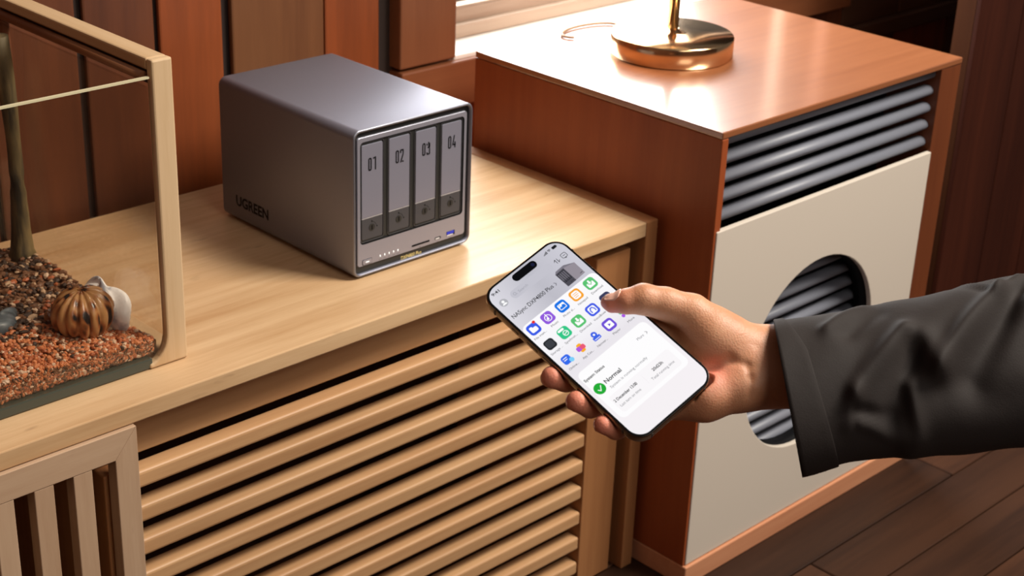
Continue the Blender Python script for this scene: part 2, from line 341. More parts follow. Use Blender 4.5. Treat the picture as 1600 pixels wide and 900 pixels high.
for i in range(16):
    xx = -0.4135 - i * 0.0405
    if first is None: first = Q(MB().box(-0.0005, 0.0195, y0 + .0005, y1, zb + hh, zt - hh, M_DOOR_Z), 'door_slat', bevel=0.0008); bl = first.location.copy(); o = first
    else: o = first.copy(); COL.objects.link(o)
    o.location = bl + Vector((xx, 0, 0))

# ================================================================== SPEAKER CABINET
SX0, SX1, SY0, SY1, SZ1 = 0.4284, 0.9621, -0.1733, 0.2662, 0.1337
sp = empty('wooden_cabinet', (0.695, 0.046, FLOOR_Z), 'reddish wooden cabinet with dark louvres and a cream front panel with a round opening', 'cabinet')
P(MB().box(SX0, SX1, SY0, SY1, SZ1 - .009, SZ1, M_CHERRY_T), 'top', sp, 0.0015)
P(MB().box(SX0, SX0 + .012, SY0, SY1, FLOOR_Z + .0325, SZ1 - .0095, M_CHERRY_S), 'left_panel', sp, 0.001)
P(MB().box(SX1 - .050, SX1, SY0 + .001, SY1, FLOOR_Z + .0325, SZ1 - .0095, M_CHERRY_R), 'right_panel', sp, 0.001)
P(MB().box(SX0 + .012, SX1 - .05, SY1 - .012, SY1, FLOOR_Z + .0325, SZ1 - .0095, M_CHERRY_S), 'back_panel', sp, 0)
P(MB().box(SX0, SX1, SY0 - .006, SY1, FLOOR_Z, FLOOR_Z + .032, M_CHERRY_B), 'base', sp, 0.002)
P(MB().box(SX0 + .012, SX1 - .05, SY0 + .085, SY0 + .09, FLOOR_Z + .02, SZ1 - .014, M_BLACK), 'inner_backing', sp, 0)
PX0, PX1, PZ0, PZ1 = SX0 + .004, SX1 - .0505, FLOOR_Z + .0330, 0.0035
# cream panel with a round hole
pn = MB(); n = 64; cx, cz, R = 0.669, -0.2375, 0.1425
inn = [(cx + R * math.cos(2 * math.pi * k / n), cz + R * math.sin(2 * math.pi * k / n)) for k in range(n)]
def on_rect(a):
    c, s_ = math.cos(a), math.sin(a); t = min(((PX1 - cx) / c if c > 1e-9 else (PX0 - cx) / c if c < -1e-9 else 1e9), ((PZ1 - cz) / s_ if s_ > 1e-9 else (PZ0 - cz) / s_ if s_ < -1e-9 else 1e9)); return (cx + t * c, cz + t * s_)
angs = [2 * math.pi * k / n for k in range(n)]
outp = [on_rect(a) for a in angs]
for cxx, czz in ((PX0, PZ0), (PX0, PZ1), (PX1, PZ0), (PX1, PZ1)):
    a = math.atan2(czz - cz, cxx - cx) % (2 * math.pi); k = min(range(n), key=lambda j: abs((angs[j] - a + math.pi) % (2 * math.pi) - math.pi)); outp[k] = (cxx, czz)
yf, yb = SY0 - .002, SY0 + .006
pn.loops([[XZ(p, yf) for p in outp], [XZ(p, yf) for p in inn], [XZ(p, yb) for p in inn], [XZ(p, yb) for p in outp], [XZ(p, yf) for p in outp]], M_CREAM, mats=[M_CREAM, M_CREAM, M_CREAM, M_CREAM])
P(pn, 'front_panel', sp, 0.0012, label='cream front panel with a round opening')
tb = MB(); tb.loops([[XZ(p, yb) for p in circle(cx, cz, R + .0005, 48)], [XZ(p, yb + .022) for p in circle(cx, cz, R + .0005, 48)], [XZ(p, yb + .022) for p in circle(cx, cz, R + .004, 48)], [XZ(p, yb) for p in circle(cx, cz, R + .004, 48)], [XZ(p, yb) for p in circle(cx, cz, R + .0005, 48)]], M_BLACK, True)
P(tb, 'opening_ring', sp, 0, label='black ring inside the round opening')
def louvre(x0, x1, yc, zc, name='louvre'):
    prof = []
    for k in range(11):
        a = math.radians(-100 + 200 * k / 10); prof.append((yc + 0.004 - 0.0105 * math.cos(a), zc + 0.0077 * math.sin(a)))
    prof.append((yc + .010, zc + .0070)); prof.append((yc + .010, zc - .0070))
    return MB().prism(prof, lambda p, d: (d, p[0], p[1]), x0, x1, M_SLAT, smooth=True)
f1 = None
for k in range(5):
    zc = 0.0145 + 0.0253 * k
    if f1 is None: f1 = P(louvre(SX0 + .0125, SX1 - .0505, SY0 + .016, 0), 'louvre', sp, 0); b1 = f1.location.copy(); o = f1
    else: o = f1.copy(); COL.objects.link(o)
    o.location = b1 + Vector((0, 0, zc))
for k in range(12):
    zc = -0.103 - 0.0253 * k
    o = f1.copy(); COL.objects.link(o); o.location = b1 + Vector((0, 0.020, zc))

# table lamp on the cabinet
LX, LY, LZ = 0.640, 0.094, SZ1
lp = empty('table_lamp', (LX, LY, LZ), 'table lamp with a round polished brass base and thin stem on the wooden cabinet', 'lamp')
P(MB().lathe([(0.084, 0.0), (0.086, 0.002), (0.086, 0.027), (0.0845, 0.0295), (0.020, 0.0305), (0.012, 0.032), (0.0085, 0.036)], (LX, LY, LZ), M_BRASS, 64), 'lamp_base', lp, 0)
P(MB().lathe([(0.0078, 0.034), (0.0078, 0.62)], (LX, LY, LZ), M_BRASS, 24), 'lamp_pole', lp, 0)
sh = MB(); rr = []
for r, z in ((0.15, 0.50), (0.11, 0.68), (0.108, 0.68), (0.148, 0.50), (0.15, 0.50)):
    rr.append([(LX + r * math.cos(a), LY + r * math.sin(a), LZ + z) for a in [2 * math.pi * k / 40 for k in range(40)]])
sh.loops(rr, M_SHADE, True); 
for k in range(3):
    a = 2 * math.pi * k / 3; sh.tube([(LX, LY, LZ + .615), (LX + .118 * math.cos(a), LY + .118 * math.sin(a), LZ + .64)], 0.0015, M_BRASS, 6)
P(sh, 'lamp_shade', lp, 0)
pts = []
for k in range(26):
    a = math.radians(-70 + k * 11.2); pts.append((0.630 + 0.055 * math.cos(a), 0.238 + 0.026 * math.sin(a) * 1.0, SZ1 + .0025))
P(MB().tube([(LX - .01, LY + .084, SZ1 + .006)] + pts, 0.0022, M_CORD, 8), 'power_cord', lp, 0)

# ================================================================== STORAGE BOX (front plane y = 0)
ns = empty('storage_enclosure', (0.089, 0.128, 0.0), 'grey metal network storage box with four numbered drive trays on the oak sideboard', 'electronics')
def outl(i, r): return rrect(i, 0.0025 + i, 0.178 - i, 0.178 - i, r, 8)
sh = MB(); D = 0.257
rings = [[XZ(p, D) for p in outl(.002, .008)], [XZ(p, D - .002) for p in outl(0, .010)], [XZ(p, .0014) for p in outl(0, .010)], [XZ(p, 0.0003) for p in outl(.0006, .0095)], [XZ(p, 0) for p in outl(.0016, .0088)],
         [XZ(p, 0) for p in outl(.0026, .0080)], [XZ(p, 0.0045) for p in outl(.0029, .0078)]]
sh.loops(rings, M_NAS, True, mats=[M_NAS, M_NAS, M_NAS_RIM, M_NAS_RIM, M_NAS_RIM, M_NAS]); sh.cap(rings[0], M_NAS)
P(sh, 'case', ns, 0)
P(MB().prism(outl(.0030, .0077), XZ, 0.0045, 0.010, M_CHARC), 'front_surround', ns, 0, label='charcoal recessed band around the face plate')
FX0, FX1, FZ0, FZ1 = 0.0072, 0.1708, 0.0140, 0.1682
BX0, BX1, BZ0, BZ1 = 0.0118, 0.1664, 0.0408, 0.1622
fp = MB(); o1, i1 = rrect(FX0, FZ0, FX1, FZ1, .004, 6), rrect(BX0, BZ0, BX1, BZ1, .0045, 6)
o0 = rrect(FX0 + .0005, FZ0 + .0005, FX1 - .0005, FZ1 - .0005, .0036, 6); i0 = rrect(BX0 - .0004, BZ0 - .0004, BX1 + .0004, BZ1 + .0004, .0048, 6)
fp.loops([[XZ(p, .0045) for p in o1], [XZ(p, .0027) for p in o1], [XZ(p, .0022) for p in o0], [XZ(p, .0022) for p in i0], [XZ(p, .0028) for p in i1], [XZ(p, .0085) for p in i1]], M_NAS_FACE, False, mats=[M_NAS_FACE, M_NAS_RIM, M_NAS_FACE, M_BLACK, M_BLACK])
fp.cap([XZ(p, .0085) for p in i1], M_BLACK)
P(fp, 'face_plate', ns, 0)
fn = lambda p, d: (p[0], d, p[1])
pr = MB(); text(pr, 'UGREEN', 0.0, 0.066, 0.0, 0.0125, M_BLACK, lambda p, d: (-0.00012, 0.2275 - p[0], 0.0240 + p[1]), 0.03)
P(pr, 'side_lettering', ns, 0, label='black lettering on the left side')
pr = MB(); text(pr, 'DXP4800 Plus', 0.0735, 0.1045, 0.0050, 0.0046, M_YELL, fn, 0.0, 0.0043); P(pr, 'model_lettering', ns, 0, label='yellow lettering below the face plate')
def digit_mesh(mb, ch, x, z, w_, h, t, fn, d):
    def bar(pts): mb.add([fn(p, d) for p in pts], [tuple(range(len(pts)))], M_BLACK)
    def ring0(x0, z0, x1, z1, r):
        a = rrect(x0, z0, x1, z1, r, 4); b = rrect(x0 + t, z0 + t, x1 - t, z1 - t, max(r - t, 0.0003), 4); mb.loops([[fn(p, d) for p in a], [fn(p, d) for p in b]], M_BLACK)
    R = lambda a, b, c, e: bar([(x + a * w_, z + b * h), (x + c * w_, z + b * h), (x + c * w_, z + e * h), (x + a * w_, z + e * h)])
    tt, th = t / w_, t / h
    if ch == '0': ring0(x, z, x + w_, z + h, w_ * .45)
    if ch == '1': R(.55, 0, .55 + tt, 1); bar([(x + .1 * w_, z + .84 * h), (x + .55 * w_, z + .88 * h), (x + .55 * w_, z + h), (x + .1 * w_, z + .95 * h)])
    if ch == '2':
        R(.1, 1 - th, .9, 1); R(0, .72, tt, .96); R(1 - tt, .62, 1, .95); bar([(x, z), (x + t * 1.2, z), (x + w_, z + .62 * h), (x + w_ - t * 1.1, z + .62 * h)]); R(.55, 0, 1, th)
    if ch == '3':
        bar([(x + .55 * w_, z + .58 * h), (x + .55 * w_ + t, z + .58 * h), (x + w_ * .75, z + h), (x + w_ * .75 - t, z + h)])
        R(0, .74, tt, .9); R(1 - tt, .55, 1, .9); R(.3, .52, .95, .52 + th); R(1 - tt, .05, 1, .5); R(.1, 0, .9, th); R(0, .05, tt, .22)
    if ch == '4': bar([(x, z + .24 * h), (x + t, z + .24 * h), (x + .75 * w_, z + h), (x + .75 * w_ - t, z + h)]); R(0, .2, 1, .2 + th); R(.62, 0, .62 + tt, .48)
for k in range(4):
    xc = 0.0297 + 0.0396 * k
    tr = MB(); a = rrect(xc - .0171, .0420, xc + .0171, .1610, .0038, 5); b = rrect(xc - .0164, .0427, xc + .0164, .1603, .0032, 5)
    tr.loops([[XZ(p, .0085) for p in a], [XZ(p, .0036) for p in a], [XZ(p, .0036) for p in b], [XZ(p, .0060) for p in b]], M_NAS_EDGE); tr.cap([XZ(p, .0060) for p in b], M_BLACK)
    t = P(tr, 'drive_tray', ns, 0)
    def U(mb, name, **kk): return P(mb, name, parent=t, **kk)
    c = rrect(xc - .0151, .0448, xc + .0151, .1580, .0020, 4)
    hi = [p for p in c if p[1] > .08]; lo = [p for p in c if p[1] < .08]
    up = [(xc + .0151, .0713)] + hi + [(xc - .0151, .0713)]
    dn = [(xc - .0151, .0703)] + lo + [(xc + .0151, .0703)]
    U(MB().prism(up, XZ, .0034, .0066, M_NAS_TRAY), 'tray_handle', bevel=.0004)
    U(MB().prism(dn, XZ, .0036, .0066, M_NAS_DARK), 'tray_latch', bevel=.0003, label='darker lower part of the tray')
    U(MB().box(xc - .0150, xc + .0150, .0035, .005, .0703, .0711, M_LINE), 'silver_line', bevel=0)
    lk = MB(); lk.prism(circle(xc - .0005, .0583, .0043, 20), XZ, .0032, .004, M_CHARC); lk.box(xc - .0012, xc + .0002, .0030, .0036, .0556, .0610, M_BLACK)
    for j in range(7):
        a = math.radians(20 + j * 12); lk.box(xc - .0005 + .0066 * math.cos(a) - .0004, xc - .0005 + .0066 * math.cos(a) + .0004, .0034, .0038, .0583 + .0066 * math.sin(a) - .0004, .0583 + .0066 * math.sin(a) + .0004, M_CHARC)
    lk.prism(circle(xc - .0005, .0658, .0008, 8), XZ, .0033, .0038, M_BLACK); lk.prism(circle(xc + .0070, .0583, .0008, 8), XZ, .0033, .0038, M_BLACK)
    U(lk, 'lock', bevel=0)
    nm = MB(); digit_mesh(nm, '0', xc - .0058, .1265, .0050, .0155, .0018, XZ, .0033); digit_mesh(nm, str(k + 1), xc + .0006, .1265, .0056, .0155, .0018, XZ, .0033)
    U(nm, 'tray_number', bevel=0)
yp = 0.0022
b = MB(); b.loops([[XZ(p, yp - .0001) for p in rrect(.0138, .0150, .0283, .0218, .0014, 4)], [XZ(p, yp - .0001) for p in rrect(.0142, .0154, .0279, .0214, .0011, 4)]], M_BLACK)
b.prism(rrect(.0145, .0157, .0276, .0211, .001, 4), XZ, yp - .0007, yp, M_NAS_FACE); b.box(.0188, .0236, yp - .0009, yp - .0006, .0178, .0190, M_LED)
P(b, 'power_button', ns, 0)
for k in range(5):
    b = MB(); xx = .0405 + .0066 * k; b.prism(rrect(xx - .0006, .0190, xx + .0006, .0216, .0005, 3), XZ, yp - .0002, yp, M_LED); P(b, 'status_light', ns, 0)
b = MB()
for k in range(5): b.box(.0385 + .0066 * k, .0425 + .0066 * k, yp - .0001, yp, .0160, .0164, M_NAS_EDGE)
b.box(.0995, .1015, yp - .0001, yp, .0152, .0158, M_NAS_EDGE); b.box(.1265, .1295, yp - .0001, yp, .0142, .0147, M_NAS_EDGE); b.box(.1455, .1505, yp - .0001, yp, .0143, .0148, M_NAS_EDGE)
P(b, 'port_marks', ns, 0, kind='stuff')
b = MB(); b.prism(rrect(.0878, .0182, .1155, .0204, .0010, 4), XZ, yp - .0002, yp, M_BLACK); P(b, 'card_slot', ns, 0)
b = MB(); b.prism(rrect(.1235, .0176, .1330, .0208, .0015, 5), XZ, yp - .0002, yp, M_BLACK); b.prism(rrect(.1245, .0182, .1310, .0197, .0006, 4), XZ, yp - .0004, yp, M_WHITEP); P(b, 'small_port', ns, 0)
b = MB(); b.box(.1420, .1550, yp - .0002, yp, .0175, .0232, M_BLACK); b.box(.1422, .1535, yp - .0005, yp, .0196, .0230, M_USB); b.box(.1424, .1520, yp - .0005, yp, .0178, .0190, M_WHITEP); P(b, 'blue_port', ns, 0)
for fx, fy in ((.02, .02), (.158, .02), (.02, .237), (.158, .237)):
    P(MB().lathe([(.008, 0), (.009, .0005), (.009, .0026)], (fx, fy, 0), M_BLACK, 20), 'rubber_foot', ns, 0)

# ================================================================== TERRARIUM
TX, TY = -0.2475, -0.0391
tk = empty('terrarium', (-0.5, 0.10, 0), 'glass terrarium with a pale wooden end frame, gravel and stones at the left', 'terrarium')
TXL, TYB = -0.78, 0.262
# front member with a flared, curved foot
prof = [(TX, 0.0008), (TX, 0.316), (TX - .0225, 0.316), (TX - .0225, 0.036)]
for k in range(1, 9):
    a = math.radians(k * 90 / 8); prof.append((TX - .0225 - .030 * (1 - math.cos(a)) * .72, 0.036 - .030 * math.sin(a)))
prof.append((TX - .044, 0.0008))
P(MB().prism(prof, XZ, TY - .001, TY + .009, M_TANK_Z), 'frame_post', tk, 0.002)
P(MB().box(TX - .0225, TX - .012, TYB - .009, TYB + .001, 0.0105, 0.3043, M_CASING_Z), 'frame_post', tk, 0.002)
P(MB().box(TX - .0225, TX, TY + .009, TYB + .001, 0.3045, 0.316, M_TANK_Y), 'top_rail', tk, 0.002)
P(MB().box(TX - .0225, TX, TY + .009, TYB + .001, 0.0008, 0.010, M_TANK_Y), 'bottom_rail', tk, 0.002)
P(MB().box(TX - .020, TX - .003, TY + .010, TYB - .010, 0.291, 0.3045, M_GROOVE), 'groove_strip', tk, 0)
P(MB().tube([(TX - .024, TY + .012, .2985), (TX - .024, TYB - .012, .2985)], .0048, M_ROD, 14), 'brown_rod', tk, 0)
gx = TX - .0245
P(MB().box(TXL, gx, TY + .001, TY + .005, .012, .2985, M_GLASS), 'front_glass', tk, 0)
P(MB().box(TXL, gx, TYB - .008, TYB - .004, .012, .2985, M_GLASS), 'back_glass', tk, 0)
P(MB().box(gx - .004, gx, TY + .0052, TYB - .0082, .012, .290, M_GLASS), 'side_glass', tk, 0)
P(MB().box(TXL, gx, TY + .001, TY + .005, .2986, .3004, M_GEDGE), 'glass_rim', tk, 0, label='bright polished upper edge of the front glass')
P(MB().box(TXL, TX - .040, TY + .0005, TYB - .004, .0008, .0118, M_GBASE), 'glass_base', tk, 0.0015, label='dark green glass base')
# ground
def gh(x, y):
    return .030 + .006 * math.sin(19 * x + 3) * math.sin(23 * y + 1) + .016 * math.exp(-((x + .40) ** 2 / .006 + (y - .12) ** 2 / .008)) + .010 * max(0, min(1, (y - .02) / .2))
g = MB(); nx, ny = 50, 34; gy0, gy1 = TY + .0105, TYB - .0085; gxr = gx - .0045
vs = []; fs = []
for i in range(nx + 1):
    for j in range(ny + 1):
        x = TXL + (gxr - TXL) * i / nx; y = gy0 + (gy1 - gy0) * j / ny; vs.append((x, y, gh(x, y) - .003))
for i in range(nx):
    for j in range(ny): a = i * (ny + 1) + j; fs.append((a, a + ny + 1, a + ny + 2, a + 1))
M_SOIL = principled('soil', rough=0.9); noise_mat(M_SOIL, 90, (0.10, .045, .02, 1), (0.32, .15, .07, 1), 6, bump=.5, dist=.003)
g.add(vs, fs, M_SOIL, True); k0 = 0
edge = [(0, j) for j in range(ny + 1)]
def vi(i, j): return vs[i * (ny + 1) + j]
for seq in ([(i, 0) for i in range(nx + 1)], [(i, ny) for i in range(nx + 1)], [(0, j) for j in range(ny + 1)], [(nx, j) for j in range(ny + 1)]):
    tv = [vi(*q) for q in seq]; bv = [(p[0], p[1], .0120) for p in tv]; n = len(tv)
    g.add(tv + bv, [(i, i + 1, n + i + 1, n + i) for i in range(n - 1)], M_SOIL)
P(g, 'soil_bed', tk, 0, kind='stuff')
ico_v = []; ph = (1 + 5 ** .5) / 2
for a, b in ((-1, ph), (1, ph), (-1, -ph), (1, -ph)): ico_v.append((a, b, 0))
for a, b in ((-1, ph), (1, ph), (-1, -ph), (1, -ph)): ico_v.append((0, a, b))
for a, b in ((-1, ph), (1, ph), (-1, -ph), (1, -ph)): ico_v.append((b, 0, a))
ico_v = np.array(ico_v) / 1.902
ico_f = [(0, 11, 5), (0, 5, 1), (0, 1, 7), (0, 7, 10), (0, 10, 11), (1, 5, 9), (5, 11, 4), (11, 10, 2), (10, 7, 6), (7, 1, 8), (3, 9, 4), (3, 4, 2), (3, 2, 6), (3, 6, 8), (3, 8, 9), (4, 9, 5), (2, 4, 11), (6, 2, 10), (8, 6, 7), (9, 8, 1)]
PE = [principled('pebble_orange', (0.62, .22, .085, 1), .5), principled('pebble_rust', (0.42, .12, .045, 1), .5), principled('pebble_cream', (0.68, .48, .33, 1), .45), principled('pebble_brown', (0.17, .075, .035, 1), .5), principled('pebble_dark', (0.05, .028, .018, 1), .6), principled('chip_tan', (0.50, .33, .20, 1), .55)]
def pebbles(name, cnt, wt, region, smin, smax, flat, seed, lab=None):
    rg = random.Random(seed); m = MB(); mats = [k for k, w_ in enumerate(wt) for _ in range(w_)]
    for _ in range(cnt):
        x, y = region(rg)
        s_ = rg.uniform(smin, smax); z = gh(x, y) - .002 + rg.uniform(0, .0035)
        e = Matrix.Rotation(rg.uniform(0, 6.28), 3, 'Z') @ Matrix.Rotation(rg.uniform(-.7, .7), 3, 'X') @ Matrix.Diagonal((s_ * rg.uniform(.8, 1.5), s_ * rg.uniform(.7, 1.1), s_ * flat))
        vv = ico_v @ np.array(e).T + np.array((x, y, z)); k = rg.choice(mats); m.add(vv.tolist(), ico_f, PE[k], False)
    o = P(m, name, tk, 0, kind='stuff', fix=False)
def reg_front(r):
    x = r.uniform(-.60, gxr - .004); y = gy0 - .002 + (r.random() ** 1.3) * .075; return x, y
def reg_back(r): return r.uniform(-.62, gxr - .004), r.uniform(.03, gy1 - .004)
pebbles('orange_gravel', 4200, [9, 5, 4, 2, 1, 0], reg_front, .0016, .0034, .75, 3)
pebbles('bark_chips', 3200, [0, 1, 1, 8, 7, 2], reg_back, .002, .0046, .6, 4)
# gravel seen through the front glass, packed against it
def reg_wall(r): return r.uniform(-.60, gxr - .006), gy0 - .0022
rg = random.Random(9); m = MB()
for _ in range(3000):
    x, y = reg_wall(rg); z = rg.uniform(.0140, gh(x, y)); s_ = rg.uniform(.0014, .0026)
    e = Matrix.Rotation(rg.uniform(0, 6.28), 3, 'Y') @ Matrix.Diagonal((s_ * 1.2, s_ * .8, s_ * .8)); vv = ico_v @ np.array(e).T + np.array((x, y, z)); m.add(vv.tolist(), ico_f, PE[rg.choice([0, 0, 1, 1, 3, 3, 2, 4, 3])])
P(m, 'packed_gravel', tk, 0, kind='stuff', fix=False)
# stones and pieces resting on the gravel
def rock(name, c, rad, mat, seed, rib=0, rot=0.0, amp=.15, seg=40, rings_=24):
    rg = random.Random(seed); ph_ = [(rg.uniform(0, 6.28), rg.uniform(1.5, 4), rg.uniform(0, 6.28), rg.uniform(1, 3)) for _ in range(5)]
    m = MB(); rr = []
    for j in range(1, rings_):
        t = math.pi * j / rings_; ring = []
        for i in range(seg):
            a = 2 * math.pi * i / seg; d = 1 + sum(amp / 5 * math.sin(p[1] * a // 1 * 1.0 + p[0] + p[3] * t * 2) if False else amp / 5 * math.sin(round(p[1]) * a + p[0]) * math.sin(p[3] * t + p[2]) for p in ph_)
            if rib: d += .15 * abs(math.sin(rib * a / 2)) ** .7 * math.sin(t) ** .7 - .07
            x = rad[0] * d * math.sin(t) * math.cos(a); y = rad[1] * d * math.sin(t) * math.sin(a); z = rad[2] * d * math.cos(t)
            ring.append((c[0] + x * math.cos(rot) - y * math.sin(rot), c[1] + x * math.sin(rot) + y * math.cos(rot), c[2] + z))
        rr.append(ring)
    m.loops(rr, mat, True); m.cap(rr[0], mat); m.cap(rr[-1], mat)
    return m.build(name, origin=c)
M_RIB = principled('ribbed_stone', rough=.35, coat=.2); N, L, b_ = nodes(M_RIB)
tc = N.new('ShaderNodeTexCoord'); vo = N.new('ShaderNodeTexVoronoi'); vo.inputs['Scale'].default_value = 78; vo.feature = 'F1'
no = N.new('ShaderNodeTexNoise'); no.inputs['Scale'].default_value = 70; mxx = N.new('ShaderNodeMix'); mxx.data_type = 'FLOAT'; mxx.inputs[0].default_value = .45
mpp = N.new('ShaderNodeMapping'); mpp.inputs['Scale'].default_value = (1.3, 1.3, .55)
cr = N.new('ShaderNodeValToRGB'); cr.color_ramp.elements[0].position = .36; cr.color_ramp.elements[0].color = (.012, .010, .010, 1); cr.color_ramp.elements[1].position = .58; cr.color_ramp.elements[1].color = (.50, .26, .10, 1)
e = cr.color_ramp.elements.new(.45); e.color = (.30, .10, .03, 1)
L.new(tc.outputs['Object'], mpp.inputs[0]); L.new(mpp.outputs[0], vo.inputs['Vector']); L.new(mpp.outputs[0], no.inputs['Vector']); L.new(vo.outputs['Distance'], mxx.inputs[2]); L.new(no.outputs['Fac'], mxx.inputs[3]); L.new(mxx.outputs[0], cr.inputs[0]); L.new(cr.outputs[0], b_.inputs['Base Color'])
M_QUARTZ = principled('white_stone', rough=.35); noise_mat(M_QUARTZ, 45, (.45, .46, .52, 1), (1.0, .98, .96, 1), 4, .34, .46, .5, .003)
M_SLATE = principled('slate', rough=.4); noise_mat(M_SLATE, 40, (.025, .032, .038, 1), (.12, .15, .17, 1), 5, stretch=(1, 6, 1), bump=.4, dist=.002)
M_BARK = principled('mossy_bark', rough=.7); noise_mat(M_BARK, 30, (.030, .022, .010, 1), (.20, .14, .055, 1), 5, stretch=(3, 3, .5), bump=.6, dist=.003)
M_SNAIL = principled('snail', rough=.25); noise_mat(M_SNAIL, 160, (.30, .12, .03, 1), (.75, .78, .80, 1), 2, .45, .55)
tag(rock('ribbed_stone', (-.3275, .022, .052), (.031, .028, .027), M_RIB, 3, rib=15, rot=.3, amp=.1, seg=108), 'rounded orange and black ribbed stone on the gravel in the terrarium', 'stone')
tag(rock('white_stone', (-.2965, .038, .044), (.019, .036, .026), M_QUARTZ, 5, rot=.1, amp=.5), 'white and grey stone behind the ribbed stone, against the end glass', 'stone')
tag(rock('slate_piece', (-.398, .062, .045), (.030, .014, .012), M_SLATE, 6, rot=.5, amp=.5), 'dark slate piece lying at the left edge of the gravel', 'stone')
tag(rock('slate_piece', (-.372, .150, .060), (.018, .012, .016), M_SLATE, 8, rot=1.2, amp=.5), 'smaller dark stone at the left edge, behind the slate piece', 'stone')
tag(rock('snail_shell', (-.3475, .048, .046), (.0105, .007, .006), M_SNAIL, 11, rot=.6, amp=.1), 'small banded shell left of the ribbed stone', 'shell')
tr = MB(); pts = []; rs = []
for k in range(13):
    t = k / 12; pts.append((-.291 + .004 * math.sin(4 * t), .213 + .003 * math.sin(5 * t), .026 + t * .262)); rs.append(.0085 + .013 * math.exp(-t * 16) + .001 * math.sin(9 * t))
tr.tube(pts, rs, M_BARK, 18)
o = tr.build('branch', origin=(-.291, .213, .03)); tag(o, 'upright greenish brown branch rooted in the soil, back corner of the terrarium', 'branch')

# ================================================================== PHONE (local millimetres: x right, y up, z out of the screen)
PR = Matrix(((0.91200755, -0.0773509, -0.4028139), (-0.0891275, 0.9212214, -0.3786916), (0.4003730, 0.3812714, 0.8332668)))
PC = Vector((-0.27278361, -0.61612776, 0.25110556))
PM = Matrix.Translation(PC) @ PR.to_4x4()
hp = empty('smartphone', PC, 'smartphone with a bright app screen, held in the hand', 'phone'); hp.rotation_euler = PR.to_euler()
mm = lambda p, d: (p[0] * .001, p[1] * .001, d * .001)
def H(mb, name, parent=hp, **k): return mb.build(name, parent, **k)
def rr_(h, w_, r, n=10): return rrect(-w_, -h, w_, h, r, n)
b = MB()
prof = [(-8.25, 2.2), (-8.0, 1.1), (-7.2, .25), (-6.0, 0), (-2.0, 0), (-1.0, .2), (-.35, .75)]
b.loops([[mm(p, z) for p in rr_(81.5 - i, 38.8 - i, 12.6 - i, 14)] for z, i in prof], M_TI, True)
b.cap([mm(p, -8.25) for p in rr_(79.3, 36.6, 10.4, 14)], M_PHBACK)
H(b, 'metal_frame')
b = MB(); b.prism(rr_(80.8, 38.1, 12.0, 14), mm, -1.2, -.10, M_BEZEL); H(b, 'glass_bezel', bevel=.0002)
for x, y in ((-39.0, 64.5), (-39.0, -65.5), (39.0, -65.5), (39, 64.5)):
    MB().box((x - .12) * .001, (x + .12) * .001, (y - .7) * .001, (y + .7) * .001, -.0064, -.0010, M_TI_D).build('antenna_line', hp)
for x in (-26, 26): MB().box((x - .7) * .001, (x + .7) * .001, -.0817, -.0814, -.0064, -.0010, M_TI_D).build('antenna_line', hp)
for y0_, y1_ in ((40, 47), (20, 31), (4, 15)):
    MB().prism(rrect(y0_, -5.4, y1_, -3.0, 1.1, 4), lambda p, d: (d * .001, p[0] * .001, p[1] * .001), -39.25, -38.6, M_TI).build('side_button', hp, bevel=.0002)
cb = MB().prism(rrect(-35, 44, 1, 78, 9, 6), mm, -10.4, -8.2, M_PHBACK); cbo = H(cb, 'camera_plate', bevel=.0006)
for x, y in ((-25.5, 69), (-25.5, 53), (-10.5, 61)): H(MB().prism(circle(x, y, 6.6, 24), mm, -12.0, -10.3, M_BEZEL), 'camera_lens', cbo, bevel=.0005)

def scr(name, rgb, s=1.0): return emit('screen_' + name, rgb, s)
def gradient(name, stops, axis, lo, hi):
    m = principled('screen_' + name, (0, 0, 0, 1), .5, spec=0.0); N, L, b = nodes(m); tc = N.new('ShaderNodeTexCoord'); sp_ = N.new('ShaderNodeSeparateXYZ')
    mr = N.new('ShaderNodeMapRange'); mr.inputs['From Min'].default_value = lo; mr.inputs['From Max'].default_value = hi; cr = N.new('ShaderNodeValToRGB')
    els = cr.color_ramp.elements
    for i, (p, c) in enumerate(stops):
        e = els[i] if i < 2 else els.new(p)
        e.position = p; e.color = srgb(*c)
    L.new(tc.outputs['Object'], sp_.inputs[0]); L.new(sp_.outputs[axis], mr.inputs['Value']); L.new(mr.outputs[0], cr.inputs[0]); L.new(cr.outputs[0], b.inputs['Emission Color']); b.inputs['Emission Strength'].default_value = 1.0
    return m
S_HEAD = gradient('header', [(0, (222, 220, 228)), (1, (206, 205, 215)), (.5, (190, 189, 199))], 'X', -.037, .037)
S_SHEET = gradient('sheet', [(0, (246, 241, 244)), (1, (253, 252, 254)), (.38, (234, 230, 236)), (.62, (246, 244, 248))], 'Y', -.040, .041)
S_BASE = scr('base', (243, 238, 241)); S_CARD = scr('card', (254, 253, 254)); S_CARD2 = scr('card_inner', (250, 247, 249)); S_TXT = scr('text', (30, 30, 34)); S_GREY = scr('grey_text', (126, 126, 132)); S_MID = scr('mid_text', (62, 62, 68))
S_PILL = scr('pill', (196, 195, 205)); S_PILLT = scr('pill_text', (160, 160, 170)); S_WHITE = scr('white', (255, 255, 255)); S_BLK = scr('ink', (14, 14, 16)); S_AV = scr('avatar', (178, 178, 184))
scn = MB().prism(rr_(79.2, 36.5, 10.6, 14), mm, -.12, -.04, S_HEAD).build('screen', hp, label='bright app screen')
lay = [0.0]
def SP(mb, name, label=None): return mb.build(name, scn, label=label)
b = MB(); bt = [p for p in rr_(79.2, 36.5, 10.6, 14) if p[1] < 0]
